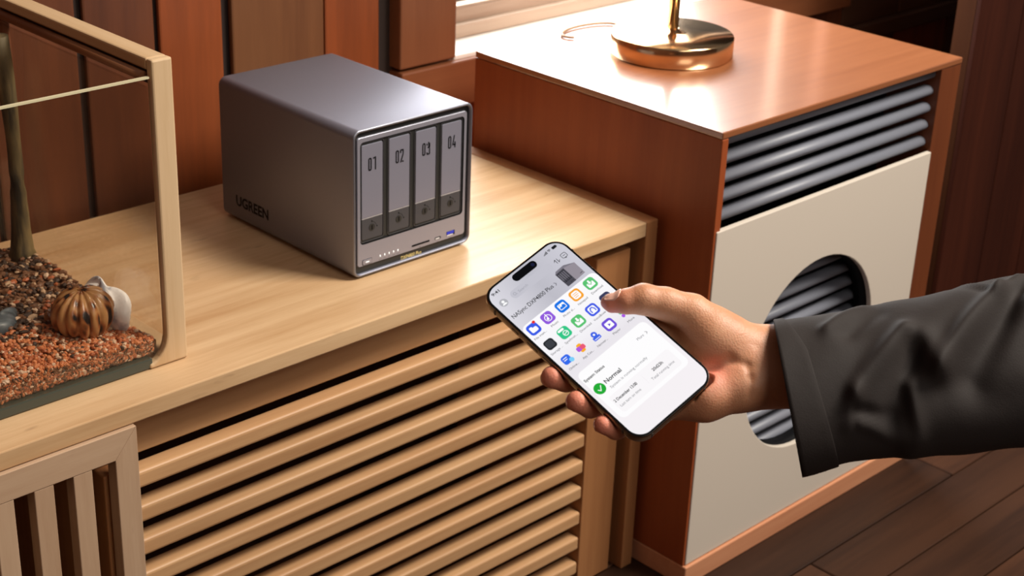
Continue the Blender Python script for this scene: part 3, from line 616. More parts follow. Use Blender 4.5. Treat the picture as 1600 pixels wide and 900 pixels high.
top = [(36.5, 36.5)] + [(36.5 - 5 + 5 * math.cos(math.radians(a)), 35.5 + 5 * math.sin(math.radians(a))) for a in range(0, 91, 15)] + [(-36.5 + 5 + 5 * math.cos(math.radians(a)), 35.5 + 5 * math.sin(math.radians(a))) for a in range(90, 181, 15)]
b.prism(top + bt, mm, -.04, 0.0, S_SHEET); SP(b, 'app_sheet')
b = MB(); b.prism(rrect(-33.6, -60.6, 33.4, -13.6, 4.5, 6), mm, 0.0, .03, S_CARD); b.prism(rrect(-29.5, -57.5, 29.0, -41.5, 2.5, 5), mm, .03, .04, S_CARD2); b.prism(rrect(-.25, -53, .05, -45, .1, 2), mm, .04, .045, S_BASE); SP(b, 'status_card')
T0 = lambda p, z: mm(p, z)
def tx(mb, s_, x0, x1, yc, cap, mat, z=.06, bold=0.0): text(mb, s_, x0, x1, yc - cap / 2, cap, mat, T0, bold, z)
def line(s_, x0, x1, yc, cap, mat, bold=0.0, name='text_line', z=.06):
    b = MB(); tx(b, s_, x0, x1, yc, cap, mat, z, bold); SP(b, name)
line('9:41', -32.2, -25.3, 74.8, 2.3, S_TXT, .02)
line('NASync DXP4800 Plus', -33.8, 5.9, 51.3, 3.3, S_TXT, .006, 'screen_title')
line('Search', -15.6, -6.8, 64.5, 2.1, S_PILLT)
b = MB(); b.prism(rrect(-22.3, 61.0, 17.5, 68.3, 3.6, 8), mm, -.04, -.02, S_PILL); SP(b, 'search_field')
b = MB(); b.loops([[mm(p, .03) for p in circle(-18.9, 64.9, 1.25, 20)], [mm(p, .03) for p in circle(-18.9, 64.9, .9, 20)]], S_PILLT); b.add([mm(p, .03) for p in ((-18.1, 64.2), (-17.9, 64.4), (-17.1, 63.5), (-17.3, 63.3))], [(0, 1, 2, 3)], S_PILLT); SP(b, 'search_icon')
b = MB(); b.prism(circle(-29.9, 64.7, 3.3, 32), mm, -.04, .0, S_AV); b.prism(circle(-29.9, 65.6, 1.15, 20), mm, 0, .02, S_WHITE); b.prism([(-29.9 + 2.0 * math.cos(math.radians(a)), 62.7 + 1.5 * math.sin(math.radians(a))) for a in range(0, 181, 15)], mm, 0, .02, S_WHITE); SP(b, 'avatar_icon')
b = MB(); b.prism(rrect(-11.6, 71.1, 10.9, 77.6, 3.2, 10), mm, -.04, .02, S_BLK); b.prism(circle(7.7, 74.4, 1.5, 20), mm, .02, .03, scr('lens', (26, 30, 58))); SP(b, 'camera_cutout', 'black pill-shaped camera cutout')
b = MB()
for k in range(4): b.box((18.9 + k * 1.0) * .001, (19.55 + k * 1.0) * .001, .0738, (74.5 + k * .55) * .001, .00004, .00006, S_TXT)
SP(b, 'signal_icon')
b = MB()
for r in (.5, 1.2, 1.9):
    A_ = [math.radians(a) for a in range(50, 131, 10)]; b.add([mm((24.9 + r * math.cos(a), 73.8 + r * math.sin(a)), .05) for a in A_] + [mm((24.9 + (r + .42) * math.cos(a), 73.8 + (r + .42) * math.sin(a)), .05) for a in A_[::-1]], [tuple(range(2 * len(A_)))], S_TXT)
SP(b, 'wifi_icon')
b = MB(); b.prism(rrect(27.6, 73.7, 31.8, 76.0, .6, 4), mm, .03, .05, S_TXT); b.box(.0319, .0322, .0745, .0752, .00003, .00005, S_TXT); SP(b, 'battery_icon')
def stroke(b, pts, w_, mat, z=.05):
    for (x0, y0), (x1, y1) in zip(pts[:-1], pts[1:]):
        d = math.hypot(x1 - x0, y1 - y0) or 1; nx_, ny_ = -(y1 - y0) / d * w_ / 2, (x1 - x0) / d * w_ / 2; ex, ey = (x1 - x0) / d * w_ / 2, (y1 - y0) / d * w_ / 2
        b.add([mm(p, z) for p in ((x0 - ex + nx_, y0 - ey + ny_), (x1 + ex + nx_, y1 + ey + ny_), (x1 + ex - nx_, y1 + ey - ny_), (x0 - ex - nx_, y0 - ey - ny_))], [(0, 1, 2, 3)], mat); z += .0008
b = MB(); stroke(b, [(22.0, 62.8), (22.0, 66.2), (20.6, 64.9)], .45, S_TXT); stroke(b, [(23.7, 66.2), (23.7, 62.8), (25.1, 64.1)], .45, S_TXT); SP(b, 'transfer_icon')
b = MB(); b.loops([[mm(p, .05) for p in rrect(27.7, 62.6, 32.6, 67.0, 1.2, 5)], [mm(p, .05) for p in rrect(28.1, 63.0, 32.2, 66.6, .9, 5)]], S_TXT); stroke(b, [(29.1, 64.8), (31.2, 64.8)], .4, S_TXT); stroke(b, [(29.4, 62.7), (30.1, 62.0), (30.8, 62.7)], .4, S_TXT); SP(b, 'message_icon')
b = MB(); stroke(b, [(7.9, 52.4), (9.1, 51.0), (7.9, 49.6)], .4, S_MID); SP(b, 'arrow_icon')
# little picture of the storage box on the screen
D1, D2, D3, D4, D5 = [scr('device%d' % i, c) for i, c in enumerate([(78, 76, 84), (150, 143, 152), (126, 122, 132), (108, 105, 114), (22, 22, 26)])]
b = MB()
def poly(b, pts, mat, z): b.add([mm(p, z) for p in pts], [tuple(range(len(pts)))], mat)
poly(b, [(13.6, 56.5), (22.0, 57.0), (22.0, 43.1), (13.8, 43.0)], D1, .01); poly(b, [(22.0, 57.0), (31.4, 55.2), (31.2, 43.6), (22.0, 43.1)], D2, .01); poly(b, [(13.6, 56.5), (15.6, 58.4), (23.6, 58.8), (31.4, 55.2), (22.0, 57.0)], D3, .012)
poly(b, [(14.2, 55.6), (21.2, 56.0), (21.2, 46.9), (14.3, 46.8)], D5, .014)
for k in range(4): x = 14.5 + k * 1.68; poly(b, [(x, 55.2 + k * .07), (x + 1.25, 55.3 + k * .07), (x + 1.25, 48.6), (x, 48.6)], D4, .018); poly(b, [(x, 48.4), (x + 1.25, 48.4), (x + 1.25, 47.2), (x, 47.2)], D1, .018)
stroke(b, [(18.0, 44.6), (19.4, 44.7)], .3, D5, .02); stroke(b, [(20.0, 44.8), (20.8, 44.8)], .3, D5, .02); stroke(b, [(28.2, 45.3), (30.2, 45.6)], .5, D1, .02)
SP(b, 'device_picture', 'small picture of the grey storage box')
# app icons
cx_ = (-29.1, -15.2, -1.1, 12.9, 27.2)
def icon(c, r, col1, name='app_icon'):
    b = MB(); b.prism(rrect(c[0] - r, c[1] - r, c[0] + r, c[1] + r, r * .55, 6), mm, .0, .04, scr('icon%d' % len(bpy.data.materials), col1)); return b
def cap_(t, i, y, wd=None):
    wd = wd or 1.28 * len(t); line(t, cx_[i] - wd / 2, cx_[i] + wd / 2, y, 1.75, S_MID, 0.0, 'app_caption')
R1, R2, R3 = 34.1, 17.1, 0.1
b = icon((cx_[0], R1), 4.7, (58, 92, 232)); b.prism(rrect(-32.0, 31.4, -26.2, 35.2, 1.1, 4), mm, .04, .05, S_WHITE); b.prism(rrect(-32.0, 33.6, -29.2, 36.6, .9, 4), mm, .04, .052, S_WHITE); b.prism(circle(-25.4, 38.4, 1.25, 16), mm, .05, .06, scr('red', (232, 52, 40))); SP(b, 'app_icon'); cap_('File man...', 0, 27.0, 11.2)
b = icon((cx_[1], R1), 4.7, (146, 92, 222)); b.loops([[mm(p, .05) for p in circle(-15.2, 33.8, 2.9, 24)], [mm(p, .05) for p in circle(-15.2, 33.8, 2.3, 24)]], S_WHITE); stroke(b, [(-15.2, 33.2), (-15.2, 37.4)], .7, S_WHITE, .055); b.prism(circle(-15.9, 33.2, 1.0, 16), mm, .04, .06, S_WHITE); SP(b, 'app_icon'); cap_('Music', 1, 27.0, 6.6)
b = icon((cx_[2], R1), 4.7, (28, 118, 232)); b.prism(rrect(-4.1, 31.6, 1.9, 36.6, .7, 4), mm, .04, .05, S_WHITE); b.add([mm(p, .055) for p in ((-3.6, 32.2), (1.4, 32.2), (1.4, 34.4), (-.3, 35.4), (-1.6, 33.9), (-2.4, 34.5), (-3.6, 33.5))], [tuple(range(7))], scr('photo_blue', (28, 118, 232))); b.prism(circle(-2.6, 35.6, .45, 10), mm, .05, .056, scr('photo_dot', (28, 118, 232))); SP(b, 'app_icon'); cap_('Photo al...', 2, 27.0, 10.6)
b = icon((cx_[3], R1), 4.7, (250, 166, 50)); b.prism(rrect(9.7, 30.9, 16.1, 37.3, 1.9, 5), mm, .04, .05, S_WHITE)
for j, y in enumerate((35.6, 34.1, 32.6)): stroke(b, [(11.0, y), (14.8 - .9 * (j == 2), y)], .5, scr('note_line%d' % j, (250, 166, 50)), .056)
SP(b, 'app_icon'); cap_('Notepad', 3, 27.0, 9.2)
def down(c, col):
    b = icon(c, 4.7, col); x, y = c; b.prism(rrect(x - 3.0, y - 2.9, x + 3.0, y + 1.2, .8, 4), mm, .04, .05, S_WHITE); b.prism(rrect(x - .7, y, x + .7, y + 3.2, .3, 3), mm, .04, .052, S_WHITE); stroke(b, [(x - 1.7, y + .9), (x, y - .9), (x + 1.7, y + .9)], .6, scr('down%d' % len(bpy.data.materials), col), .056); return b
SP(down((cx_[4], R1), (92, 196, 116)), 'app_icon'); cap_('Download', 4, 27.0, 10.8)
b = icon((cx_[0], R2), 4.2, (40, 42, 46)); b.prism(rrect(-32.2, 14.3, -26.1, 20.2, 1.6, 5), mm, .04, .05, scr('storage_in', (62, 64, 70))); SP(b, 'app_icon'); cap_('Storage ...', 0, 10.1, 11.0)
b = icon((cx_[1], R2), 4.7, (52, 200, 136)); b.prism(rrect(-18.6, 19.2, -13.4, 21.0, .5, 3), mm, .04, .05, S_WHITE); b.loops([[mm(p, .05) for p in circle(-14.6, 16.2, 2.3, 20)], [mm(p, .05) for p in circle(-14.6, 16.2, 1.7, 20)]], S_WHITE); stroke(b, [(-16.6, 15.7), (-12.6, 16.7)], .55, S_WHITE, .056); SP(b, 'app_icon'); cap_('Synchron...', 1, 10.1, 11.6)
SP(down((cx_[2], R2), (92, 196, 116)), 'app_icon'); cap_('Download', 2, 9.8, 10.8)
b = icon((cx_[3], R2), 4.7, (66, 92, 232)); b.prism(rrect(9.8, 14.0, 16.0, 20.2, 1.5, 5), mm, .04, .05, S_WHITE); stroke(b, [(11.1, 15.4), (11.1, 17.2), (12.1, 18.9), (13.7, 18.9), (14.7, 17.2), (14.7, 15.4)], .9, scr('voice', (66, 92, 232)), .056); SP(b, 'app_icon'); cap_('VoiceBook', 3, 9.8, 11.6)
b = icon((cx_[4], R2), 4.7, (58, 60, 92)); b.prism(rrect(24.6, 15.2, 30.0, 19.4, 1.0, 4), mm, .04, .05, S_WHITE); SP(b, 'app_icon')
b = icon((cx_[0] - .2, R3), 3.6, (52, 106, 236)); stroke(b, [(-31.2, 1.7), (-28.2, 1.7)], .6, S_WHITE); stroke(b, [(-31.2, .1), (-28.8, .1)], .6, S_WHITE); b.prism(circle(-26.4, -2.2, 1.9, 20), mm, .04, .055, scr('cyan', (126, 208, 250))); SP(b, 'app_icon'); cap_('Online...', 0, -7.2, 9.0)
b = MB(); c1, c2, c3 = scr('app_orange', (250, 176, 40)), scr('app_violet', (178, 92, 220)), scr('app_pink', (236, 92, 120))
b.prism(rrect(-17.2, -3.6, -13.2, 3.8, 1.2, 4), mm, .02, .04, c1); b.prism(rrect(-19.0, -1.8, -15.0, 2.0, 1.2, 4), mm, .04, .05, c2); b.prism(rrect(-15.6, -1.8, -11.6, 2.0, 1.2, 4), mm, .04, .055, c3); SP(b, 'app_icon'); cap_('App Cen...', 1, -7.2, 10.4)
b = MB(); cb_ = scr('net_blue', (62, 100, 232)); b.prism(circle(-1.1, 1.5, 2.4, 24), mm, .02, .04, cb_); b.prism(rrect(-4.4, -3.4, 2.2, -.2, .8, 4), mm, .02, .045, cb_); b.prism(circle(-1.1, 1.4, .9, 14), mm, .04, .055, S_WHITE); stroke(b, [(-3.4, -2.3), (1.2, -2.3)], .45, S_WHITE, .058); SP(b, 'app_icon'); cap_('Networ...', 2, -7.2, 9.8)
b = icon((cx_[3], R3), 4.7, (112, 80, 216)); b.prism(rrect(9.9, -2.6, 15.9, 2.8, 1.0, 4), mm, .04, .05, S_WHITE); b.add([mm(p, .056) for p in ((12.2, -1.1), (14.3, .1), (12.2, 1.3))], [(0, 1, 2)], scr('play', (112, 80, 216))); SP(b, 'app_icon'); cap_('Player', 3, -7.5, 7.0)
b = MB()
for x, y, c in ((25.6, 1.6, (68, 196, 140)), (28.8, 1.6, (70, 110, 240)), (25.6, -1.6, (172, 90, 230)), (28.8, -1.6, (240, 96, 96))): b.prism(circle(x, y, 1.4, 16), mm, .02, .04, scr('dot%d' % int(x * 10 + y), c))
SP(b, 'app_icon'); cap_('More', 4, -7.5, 6.2)
line('More', 18.6, 24.8, -22.3, 2.2, S_GREY); b = MB(); stroke(b, [(27.3, -21.2), (28.4, -22.3), (27.3, -23.4)], .4, S_GREY); SP(b, 'arrow_icon')
line('System Status', -32.6, -13.6, -21.2, 2.2, S_TXT, .02)
b = MB(); b.prism(circle(-28.5, -32.4, 4.5, 40), mm, .03, .05, scr('green', (38, 172, 56))); stroke(b, [(-30.2, -32.6), (-28.9, -34.2), (-26.4, -30.9)], .65, S_WHITE, .06); SP(b, 'check_icon', 'green round check mark')
line('Normal', -22.4, -7.0, -31.1, 3.2, S_TXT, .02)
line('System is running normally', -22.3, 13.4, -36.8, 2.1, S_GREY, 0)
line('2 December 13:00', -28.2, -6.4, -46.5, 2.3, S_TXT, .02); line('Last turn on time', -27.3, -7.8, -51.8, 2.1, S_GREY)
line('20d23h', 8.8, 18.8, -47.0, 2.3, S_TXT, .02); line('Total running time', 3.4, 25.2, -52.0, 2.1, S_GREY)

# ================================================================== PERSON: hand, forearm and sleeve (phone-local millimetres, one continuous surface)
HC = {"palm": [[[161.1, -147.7, -26.0, 24], [89.7, -86.9, -22.0, 19.5], [72.7, -70.6, -18.0, 20], [63.8, -54.1, -12.0, 20]], [[138.7, -166.5, -26.0, 23], [71.6, -100.2, -22.0, 18.5], [56.2, -92.4, -20.0, 17.5], [29.8, -79.9, -20.0, 17], [6.2, -59.3, -27.0, 13]], [[70.9, -85.4, -22.0, 19], [49.8, -61.9, -27.0, 17], [13.5, -33.2, -30.0, 12]], [[64.8, -53.4, -14.0, 18], [42.4, -37.0, -27.0, 13], [22.4, -24.2, -29.0, 11]]],
 "thumb": [[[67.4, -58.9, -12.0, 20], [62.6, -33.4, -1.0, 14.6], [51.8, -17.5, 6.0, 11.8], [40.7, -5.5, 10.5, 11], [30.4, 1.5, 10.5, 8.8], [23.1, 8.4, 8.0, 6.4], [21.6, 12.0, 6.6, 4.4]]],
 "index": [[[53.1, -45.6, -24.0, 12], [43.3, -16.6, -15.5, 8.2], [22.7, 3.0, -22.0, 8.5], [4.6, 14.5, -20.0, 8]]],
 "middle": [[[20.5, -26.1, -29.0, 11], [-16.0, -13.3, -23.0, 9.2], [-33.6, -4.3, -18.0, 8.6], [-42.8, 0.2, -9.0, 8.2]]],
 "ring": [[[16.0, -43.5, -29.0, 11], [-14.6, -38.0, -24.0, 9], [-35.6, -31.2, -18.0, 8.4], [-43.7, -26.0, -8.0, 7.9]]],
 "pinky": [[[9.0, -59.8, -27.0, 10.5], [-14.2, -59.9, -23.0, 8], [-36.0, -57.0, -16.0, 7.2], [-43.0, -51.4, -8.0, 6.8]]]}
def smin(a, b, k):
    h = np.clip(.5 + .5 * (b - a) / k, 0, 1); return b * (1 - h) + a * h - k * h * (1 - h)
def sdf_hand(X, Y, Z):
    def seg(a, b):
        a, b = np.array(a, np.float32), np.array(b, np.float32); d = b[:3] - a[:3]; px, py, pz = X - a[0], Y - a[1], Z - a[2]
        t = np.clip((px * d[0] + py * d[1] + pz * d[2]) / (d @ d), 0, 1)
        return np.sqrt((px - t * d[0]) ** 2 + (py - t * d[1]) ** 2 + (pz - t * d[2]) ** 2) - (a[3] + (b[3] - a[3]) * t)
    def chain(c, k=2.0):
        D_ = None
        for a, b in zip(c[:-1], c[1:]): e = seg(a, b); D_ = e if D_ is None else smin(D_, e, k)
        return D_
    palm = None
    for c in HC['palm']: e = chain(c, 8.0); palm = e if palm is None else smin(palm, e, 11.0)
    th = chain(HC['thumb'][0], 3.0); D_ = smin(palm, th, 9.0)
    fing = None
    for n in ('index', 'middle', 'ring', 'pinky'):
        e = chain(HC[n][0], 3.0); fing = e if fing is None else smin(fing, e, 1.2)
    D_ = smin(D_, fing, 6.0)
    for a, b, dep, wd in CREASES:
        e = seg((*a, 0), (*b, 0)); D_ = D_ + dep * np.exp(-(e / wd) ** 2)
    # the phone presses into the hand instead of passing through it
    qx, qy, qz = np.abs(X) - (38.9 - 6), np.abs(Y) - (81.6 - 6), np.abs(Z + 4.15) - 4.35
    q2 = np.sqrt(np.maximum(qx, 0) ** 2 + np.maximum(qy, 0) ** 2) + np.minimum(np.maximum(qx, qy), 0) - 6
    box = np.minimum(np.maximum(q2, qz), 0) + np.sqrt(np.maximum(q2, 0) ** 2 + np.maximum(qz, 0) ** 2)
    return np.maximum(D_, .25 - box)
CREASES = [([37.6, -11.2, 18.0], [34.7, -15.3, 9.0], 1.2, 1.4),
           ([60.8, -89.8, -1.0], [56.3, -96.8, -3.0], 1.0, 2.8), ([56.3, -96.8, -3.0], [42.0, -111.5, -12.0], 1.2, 2.6), ([66.0, -92.0, -2.0], [48.0, -114.0, -12.0], .7, 2.0),
           ([42.1, -71.4, -8.0], [55.3, -77.7, -1.0], 1.8, 4.0), ([55.3, -77.7, -1.0], [60.8, -89.8, -1.0], 1.1, 3.5), ([36, -58, -8.0], [44, -72.0, -5.0], 2.0, 5.0), ([70, -62, 0], [76, -84, -1], .8, 3.0)]
def surface_nets(D_, org, h):
    s_ = D_ < 0; nx, ny, nz = s_.shape; cnt = np.zeros((nx - 1, ny - 1, nz - 1), np.float32); acc = np.zeros((nx - 1, ny - 1, nz - 1, 3), np.float32)
    co = [(i, j, k) for i in (0, 1) for j in (0, 1) for k in (0, 1)]
    sl = lambda A_, c: A_[c[0]:nx - 1 + c[0], c[1]:ny - 1 + c[1], c[2]:nz - 1 + c[2]]
    for a in co:
        for b in co:
            if sum(abs(p - q) for p, q in zip(a, b)) == 1 and a < b:
                da, db = sl(D_, a), sl(D_, b); m = (da < 0) != (db < 0); t = np.where(m, da / np.where(m, da - db, 1), 0)
                cnt += m
                for ax in range(3): acc[..., ax] += np.where(m, a[ax] + t * (b[ax] - a[ax]), 0)
    act = cnt > 0; idx = -np.ones(act.shape, np.int64); idx[act] = np.arange(act.sum()); pos = np.argwhere(act)
    V = (pos + acc[act] / cnt[act][:, None]) * h + np.array(org); F = []
    for ax in range(3):
        o1, o2 = [a for a in range(3) if a != ax]
        A_ = np.take(s_, range(0, s_.shape[ax] - 1), ax); B_ = np.take(s_, range(1, s_.shape[ax]), ax)
        e = np.argwhere(A_ != B_); e = e[(e[:, o1] > 0) & (e[:, o2] > 0) & (e[:, o1] < s_.shape[o1] - 1) & (e[:, o2] < s_.shape[o2] - 1)]
        def c(d1, d2):
            q = e.copy(); q[:, o1] -= d1; q[:, o2] -= d2; return idx[q[:, 0], q[:, 1], q[:, 2]]
        qd = np.stack([c(1, 1), c(0, 1), c(0, 0), c(1, 0)], 1); flip = A_[e[:, 0], e[:, 1], e[:, 2]] ^ (ax == 1)
        qd[~flip] = qd[~flip][:, ::-1]; F.append(qd)
    return V, np.concatenate(F)
hs = 1.15; org = (-56.0, -192.0, -56.0); dim = (int(230 / hs), int(222 / hs), int(82 / hs))
gx_, gy_, gz_ = np.meshgrid(*[np.arange(dim[i], dtype=np.float32) * hs + org[i] for i in range(3)], indexing='ij')
DD = sdf_hand(gx_, gy_, gz_); V, F = surface_nets(DD, org, hs)
# refine vertices onto the surface once
tow = np.array(PM); W = (V * .001) @ tow[:3, :3].T + tow[:3, 3]
me = bpy.data.meshes.new('hand'); me.from_pydata(W.tolist(), [], F.tolist()); me.update(); me.shade_smooth()
L0 = Vector(W[np.argmax(V[:, 0])].tolist())
pe = empty('person', PM @ Vector((.30, -.24, -.024)), 'person in a dark brown coat sleeve reaching in, holding the smartphone in one hand', 'person')
M_SKIN = principled('skin', rough=.5, sss=.25, spec=.45); N, L, b_ = nodes(M_SKIN)
tc = N.new('ShaderNodeTexCoord'); n1 = N.new('ShaderNodeTexNoise'); n1.inputs['Scale'].default_value = 38; n1.inputs['Detail'].default_value = 5
at = N.new('ShaderNodeAttribute'); at.attribute_name = 'redness_and_light'
cr = N.new('ShaderNodeValToRGB'); cr.color_ramp.elements[0].position = .3; cr.color_ramp.elements[0].color = (.50, .225, .115, 1); cr.color_ramp.elements[1].position = .7; cr.color_ramp.elements[1].color = (.60, .30, .165, 1)
mx = N.new('ShaderNodeMix'); mx.data_type = 'RGBA'; mx.inputs[7].default_value = (.80, .26, .18, 1)  # skin redness, also brightened to stand in for light on the fingertips
L.new(tc.outputs['Object'], n1.inputs['Vector']); L.new(n1.outputs['Fac'], cr.inputs[0]); L.new(at.outputs['Fac'], mx.inputs[0]); L.new(cr.outputs[0], mx.inputs[6]); L.new(mx.outputs[2], b_.inputs['Base Color'])
n2 = N.new('ShaderNodeTexNoise'); n2.inputs['Scale'].default_value = 420; n2.inputs['Detail'].default_value = 3; v2 = N.new('ShaderNodeTexVoronoi'); v2.inputs['Scale'].default_value = 700
m2 = N.new('ShaderNodeMath'); m2.operation = 'ADD'; L.new(tc.outputs['Object'], n2.inputs['Vector']); L.new(tc.outputs['Object'], v2.inputs['Vector']); L.new(n2.outputs['Fac'], m2.inputs[0]); L.new(v2.outputs['Distance'], m2.inputs[1])
bp = N.new('ShaderNodeBump'); bp.inputs['Strength'].default_value = .35; bp.inputs['Distance'].default_value = .0004; L.new(m2.outputs[0], bp.inputs['Height']); L.new(bp.outputs[0], b_.inputs['Normal'])
me.materials.append(M_SKIN)
red = np.zeros(len(V))
for c, r in (((22, 9, 8), 13), ((-44, 0, -7), 11), ((-45, -26, -6), 11), ((-44, -52, -6), 11), ((40, -75, -6), 14), ((62, -38, 5), 0.1)):
    red = np.maximum(red, np.exp(-(((V - np.array(c)) ** 2).sum(1)) / r ** 2))
at_ = me.attributes.new('redness_and_light', 'FLOAT', 'POINT'); at_.data.foreach_set('value', (red * .9).astype(np.float32))
hand = bpy.data.objects.new('hand_and_forearm', me); COL.objects.link(hand); hand.parent = pe; hand.location = -pe.location
sm_ = hand.modifiers.new('smooth', 'SMOOTH'); sm_.factor = .5; sm_.iterations = 3
# nails
M_NAIL = principled('nail', (.80, .46, .36, 1), .22, spec=.5, coat=.3)
def nail(c, nrm, axis, L_, W_, name='fingernail'):
    """thin plate laid on the finger: c centre, nrm outward, axis towards the fingertip (phone-local mm)"""
    n_ = np.array(Vector(nrm).normalized()); a_ = np.array(axis, float); a_ = a_ - n_ * (a_ @ n_); a_ /= np.linalg.norm(a_); s_ = np.cross(n_, a_); K = 12; P0 = []
    for i in range(K + 1):
        for j in range(K + 1):
            u, v = -1 + 2 * i / K, -1 + 2 * j / K
            P0.append(np.array(c) + a_ * (u * L_ / 2 * (1 - .16 * v * v * (1 if u > 0 else .9))) + s_ * (v * W_ / 2 * (1 - .14 * u * u)))
    P0 = np.array(P0); best = np.full(len(P0), -6.0); done = np.zeros(len(P0), bool)
    for t in np.arange(9, -7, -.15):
        q = P0 + n_ * t; d = sdf_hand(q[:, 0], q[:, 1], q[:, 2]); hit = (d < .15) & ~done; best[hit] = t; done |= hit
    t2 = best.reshape(K + 1, K + 1); best = np.maximum(best, np.median(best) - W_ * .30)
    P0 = P0 + n_ * best[:, None]; vs = [tuple(PM @ Vector((p * .001).tolist())) for p in P0]
    b = MB(); b.add(vs, [(i * (K + 1) + j, i * (K + 1) + j + 1, (i + 1) * (K + 1) + j + 1, (i + 1) * (K + 1) + j) for i in range(K) for j in range(K)], M_NAIL, True)
    o = b.build(name, pe); o.location = -pe.location; so = o.modifiers.new('thick', 'SOLIDIFY'); so.thickness = .0007; so.offset = 0
    return o
nail((24.6, 9.6, 13.0), (.44, .50, .75), (-.61, .79, -.25), 12, 9.5, 'thumbnail')
nail((-42.8, .2, -10.0), (-.55, .55, -.63), (-.4, .2, .8), 9, 8.5)
nail((-43.7, -26.0, -9.0), (-.66, .70, -.22), (-.2, .3, .9), 9.5, 9)
nail((-43.0, -51.4, -9.0), (-.66, .70, -.22), (-.2, .3, .9), 8, 7.5)
# sleeve
ROWS = [[111.4, -73.8, 37.6, -165.6, 1210, 510, 1252, 738], [129.3, -86.0, 54.7, -174.1, 1255, 504, 1292, 727], [148.1, -97.4, 72.9, -183.5, 1300, 496, 1335, 716], [166.1, -109.6, 94.2, -197.9, 1345, 490, 1391, 708], [189.8, -123.3, 103.8, -209.5, 1400, 479, 1425, 712], [210.9, -136.1, 121.2, -220.9, 1450, 470, 1470, 705], [241.9, -153.4, 143.6, -237.0, 1520, 455, 1530, 698], [273.0, -170.7, 168.0, -255.5, 1590, 440, 1597, 692], [306.3, -198.5, 196.9, -279.6, 1680, 436, 1680, 688], [353.5, -233.8, 235.6, -316.8, 1800, 425, 1800, 690]]
# folds of the cloth, in sleeve pattern units: (start, end, width, height in mm)
FOLDS = [((1418, 560), (1345, 655), 16, 5.0), ((1345, 655), (1330, 690), 14, 3.0), ((1432, 590), (1405, 672), 20, -7.0), ((1475, 622), (1562, 500), 17, 6.0), ((1562, 500), (1590, 470), 12, 4.5), ((1445, 575), (1475, 622), 18, 4.0), ((1590, 500), (1520, 640), 24, -6.5), ((1300, 548), (1350, 508), 14, 3.5), ((1335, 560), (1375, 520), 18, -3.0),
         ((1482, 466), (1555, 488), 5, 1.8), ((1490, 476), (1545, 497), 9, -1.5), ((1350, 692), (1430, 702), 8, 3.0), ((1345, 678), (1400, 682), 9, -3.0), ((1425, 640), (1440, 700), 12, 4.0), ((1480, 660), (1600, 660), 22, -2.0), ((1610, 520), (1700, 470), 30, 5.0), ((1640, 600), (1720, 560), 30, -5.0)]
CAMV = Vector((-.437, -.380, .982))
def fold(px, py):
    d = 0.0; py = py + 5 * math.sin(px * .043)
    for (x0, y0), (x1, y1), w_, a in FOLDS:
        dx, dy = x1 - x0, y1 - y0; t = max(0, min(1, ((px - x0) * dx + (py - y0) * dy) / (dx * dx + dy * dy))); q = math.hypot(px - x0 - t * dx, py - y0 - t * dy); d += 1.45 * a * math.exp(-(q / w_) ** 2)
    return d
def row_at(s_):
    i = min(int(s_), len(ROWS) - 2); t = s_ - i; p0, p1, p2, p3 = [ROWS[max(0, min(len(ROWS) - 1, i + k))] for k in (-1, 0, 1, 2)]
    return [.5 * (2 * b + (c - a) * t + (2 * a - 5 * b + 4 * c - d) * t * t + (3 * b - a - 3 * c + d) * t ** 3) for a, b, c, d in zip(p0, p1, p2, p3)]
def sleeve_point(s_, th, off=0.0):
    r = row_at(s_); T_, B_ = Vector((r[0], r[1], -24)), Vector((r[2], r[3], -24)); M_ = (T_ + B_) / 2; a = (T_ - B_) / 2; ca, sa = math.cos(th), math.sin(th)
    view = (Vector((-436.95, -379.88, 982.08)) - M_).normalized(); view = (view - a.normalized() * view.dot(a.normalized())).normalized(); dep = a.length * .70
    u = (r[4] + r[6]) / 2 + ca * (r[4] - r[6]) / 2; v = (r[5] + r[7]) / 2 + ca * (r[5] - r[7]) / 2
    fd = fold(u, v) * max(0, sa) ** .6 if s_ > .9 else 0
    if sa < 0: fd = 3.0 * math.sin(s_ * 2.3 + th * 2) * (-sa) * min(1, s_)
    fd += .8 * math.sin(u * .05 + v * .03) * min(1, s_)
    n_ = (a.normalized() * ca + view * sa)
    sq = 1.0
    return PM @ ((M_ + a * ca * sq + view * dep * sa + n_ * (fd * (abs(sa) ** .5) + off)) * .001)
M_CLOTH = principled('dark_coat_cloth', (.019, .0145, .0130, 1), .75, spec=.22)
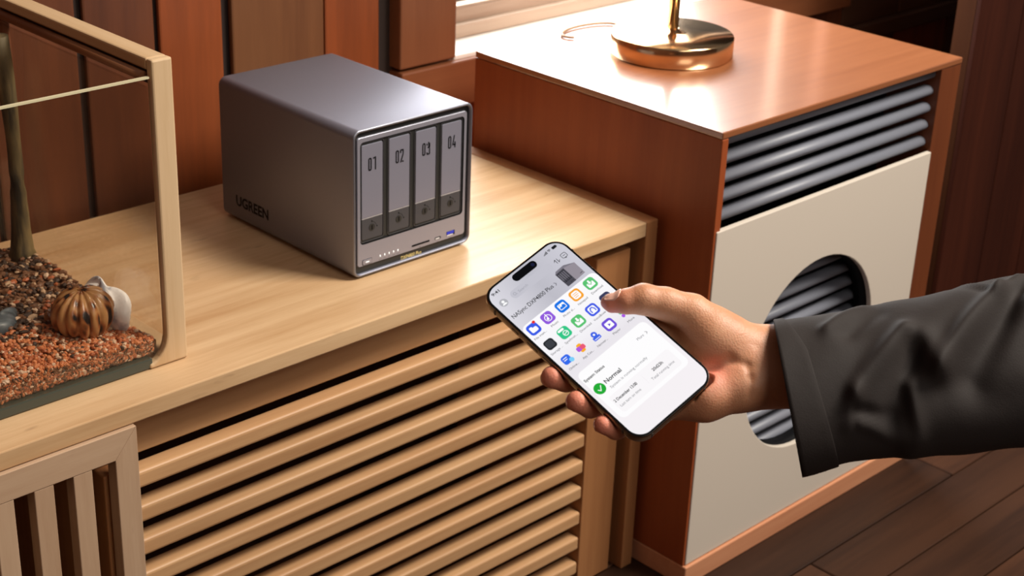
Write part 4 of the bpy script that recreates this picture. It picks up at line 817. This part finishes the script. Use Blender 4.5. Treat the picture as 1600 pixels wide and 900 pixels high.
N, L, b_ = nodes(M_CLOTH); tc = N.new('ShaderNodeTexCoord'); n1 = N.new('ShaderNodeTexNoise'); n1.inputs['Scale'].default_value = 900; n2 = N.new('ShaderNodeTexNoise'); n2.inputs['Scale'].default_value = 30; n2.inputs['Detail'].default_value = 4
m2 = N.new('ShaderNodeMath'); m2.operation = 'MULTIPLY_ADD'; m2.inputs[1].default_value = 6.0; L.new(tc.outputs['Object'], n1.inputs[0]); L.new(tc.outputs['Object'], n2.inputs[0]); L.new(n2.outputs['Fac'], m2.inputs[0]); L.new(n1.outputs['Fac'], m2.inputs[2])
bp = N.new('ShaderNodeBump'); bp.inputs['Strength'].default_value = .4; bp.inputs['Distance'].default_value = .0003; L.new(m2.outputs[0], bp.inputs['Height']); L.new(bp.outputs[0], b_.inputs['Normal'])
M_LINING = principled('sleeve_lining', (.012, .010, .010, 1), .7)
NS, NT = 130, 110; b = MB(); rings = []
for i in range(NS + 1):
    s_ = i / NS * (len(ROWS) - 1.001); rings.append([tuple(sleeve_point(s_, 2 * math.pi * j / NT)) for j in range(NT)])
inner = [[tuple(sleeve_point(s_, 2 * math.pi * j / NT, -2.2)) for j in range(NT)] for s_ in (0.0, .25, .5, .8, 1.1)]
mid = [tuple(sleeve_point(0.0, 2 * math.pi * j / NT, -1.0)) for j in range(NT)]
b.loops(rings[::-1] + [mid], M_CLOTH, True); b.loops([mid] + inner, M_LINING, True)
so = b.build('sleeve', pe); so.location = -pe.location
# cuff band: a second layer of cloth round the end, its edge curving back towards the elbow at the bottom
def band_edge(th):
    c = (1 - math.cos(th)) / 2            # 0 top, 1 bottom
    return .30 + .95 * min(1, c * 2.6) ** .8 * .55 + .62 * c ** 1.4
b = MB(); rings = []
for k, off in ((0.0, .2), (0.0, 1.1), (.2, 1.3), (.4, 1.3), (.6, 1.3), (.8, 1.3), (.97, 1.3), (1.0, 1.1), (1.0, -.2)):
    rings.append([tuple(sleeve_point(band_edge(2 * math.pi * j / NT) * k, 2 * math.pi * j / NT, off)) for j in range(NT)])
b.loops(rings, M_CLOTH, True); co_ = b.build('cuff_band', pe); co_.location = -pe.location
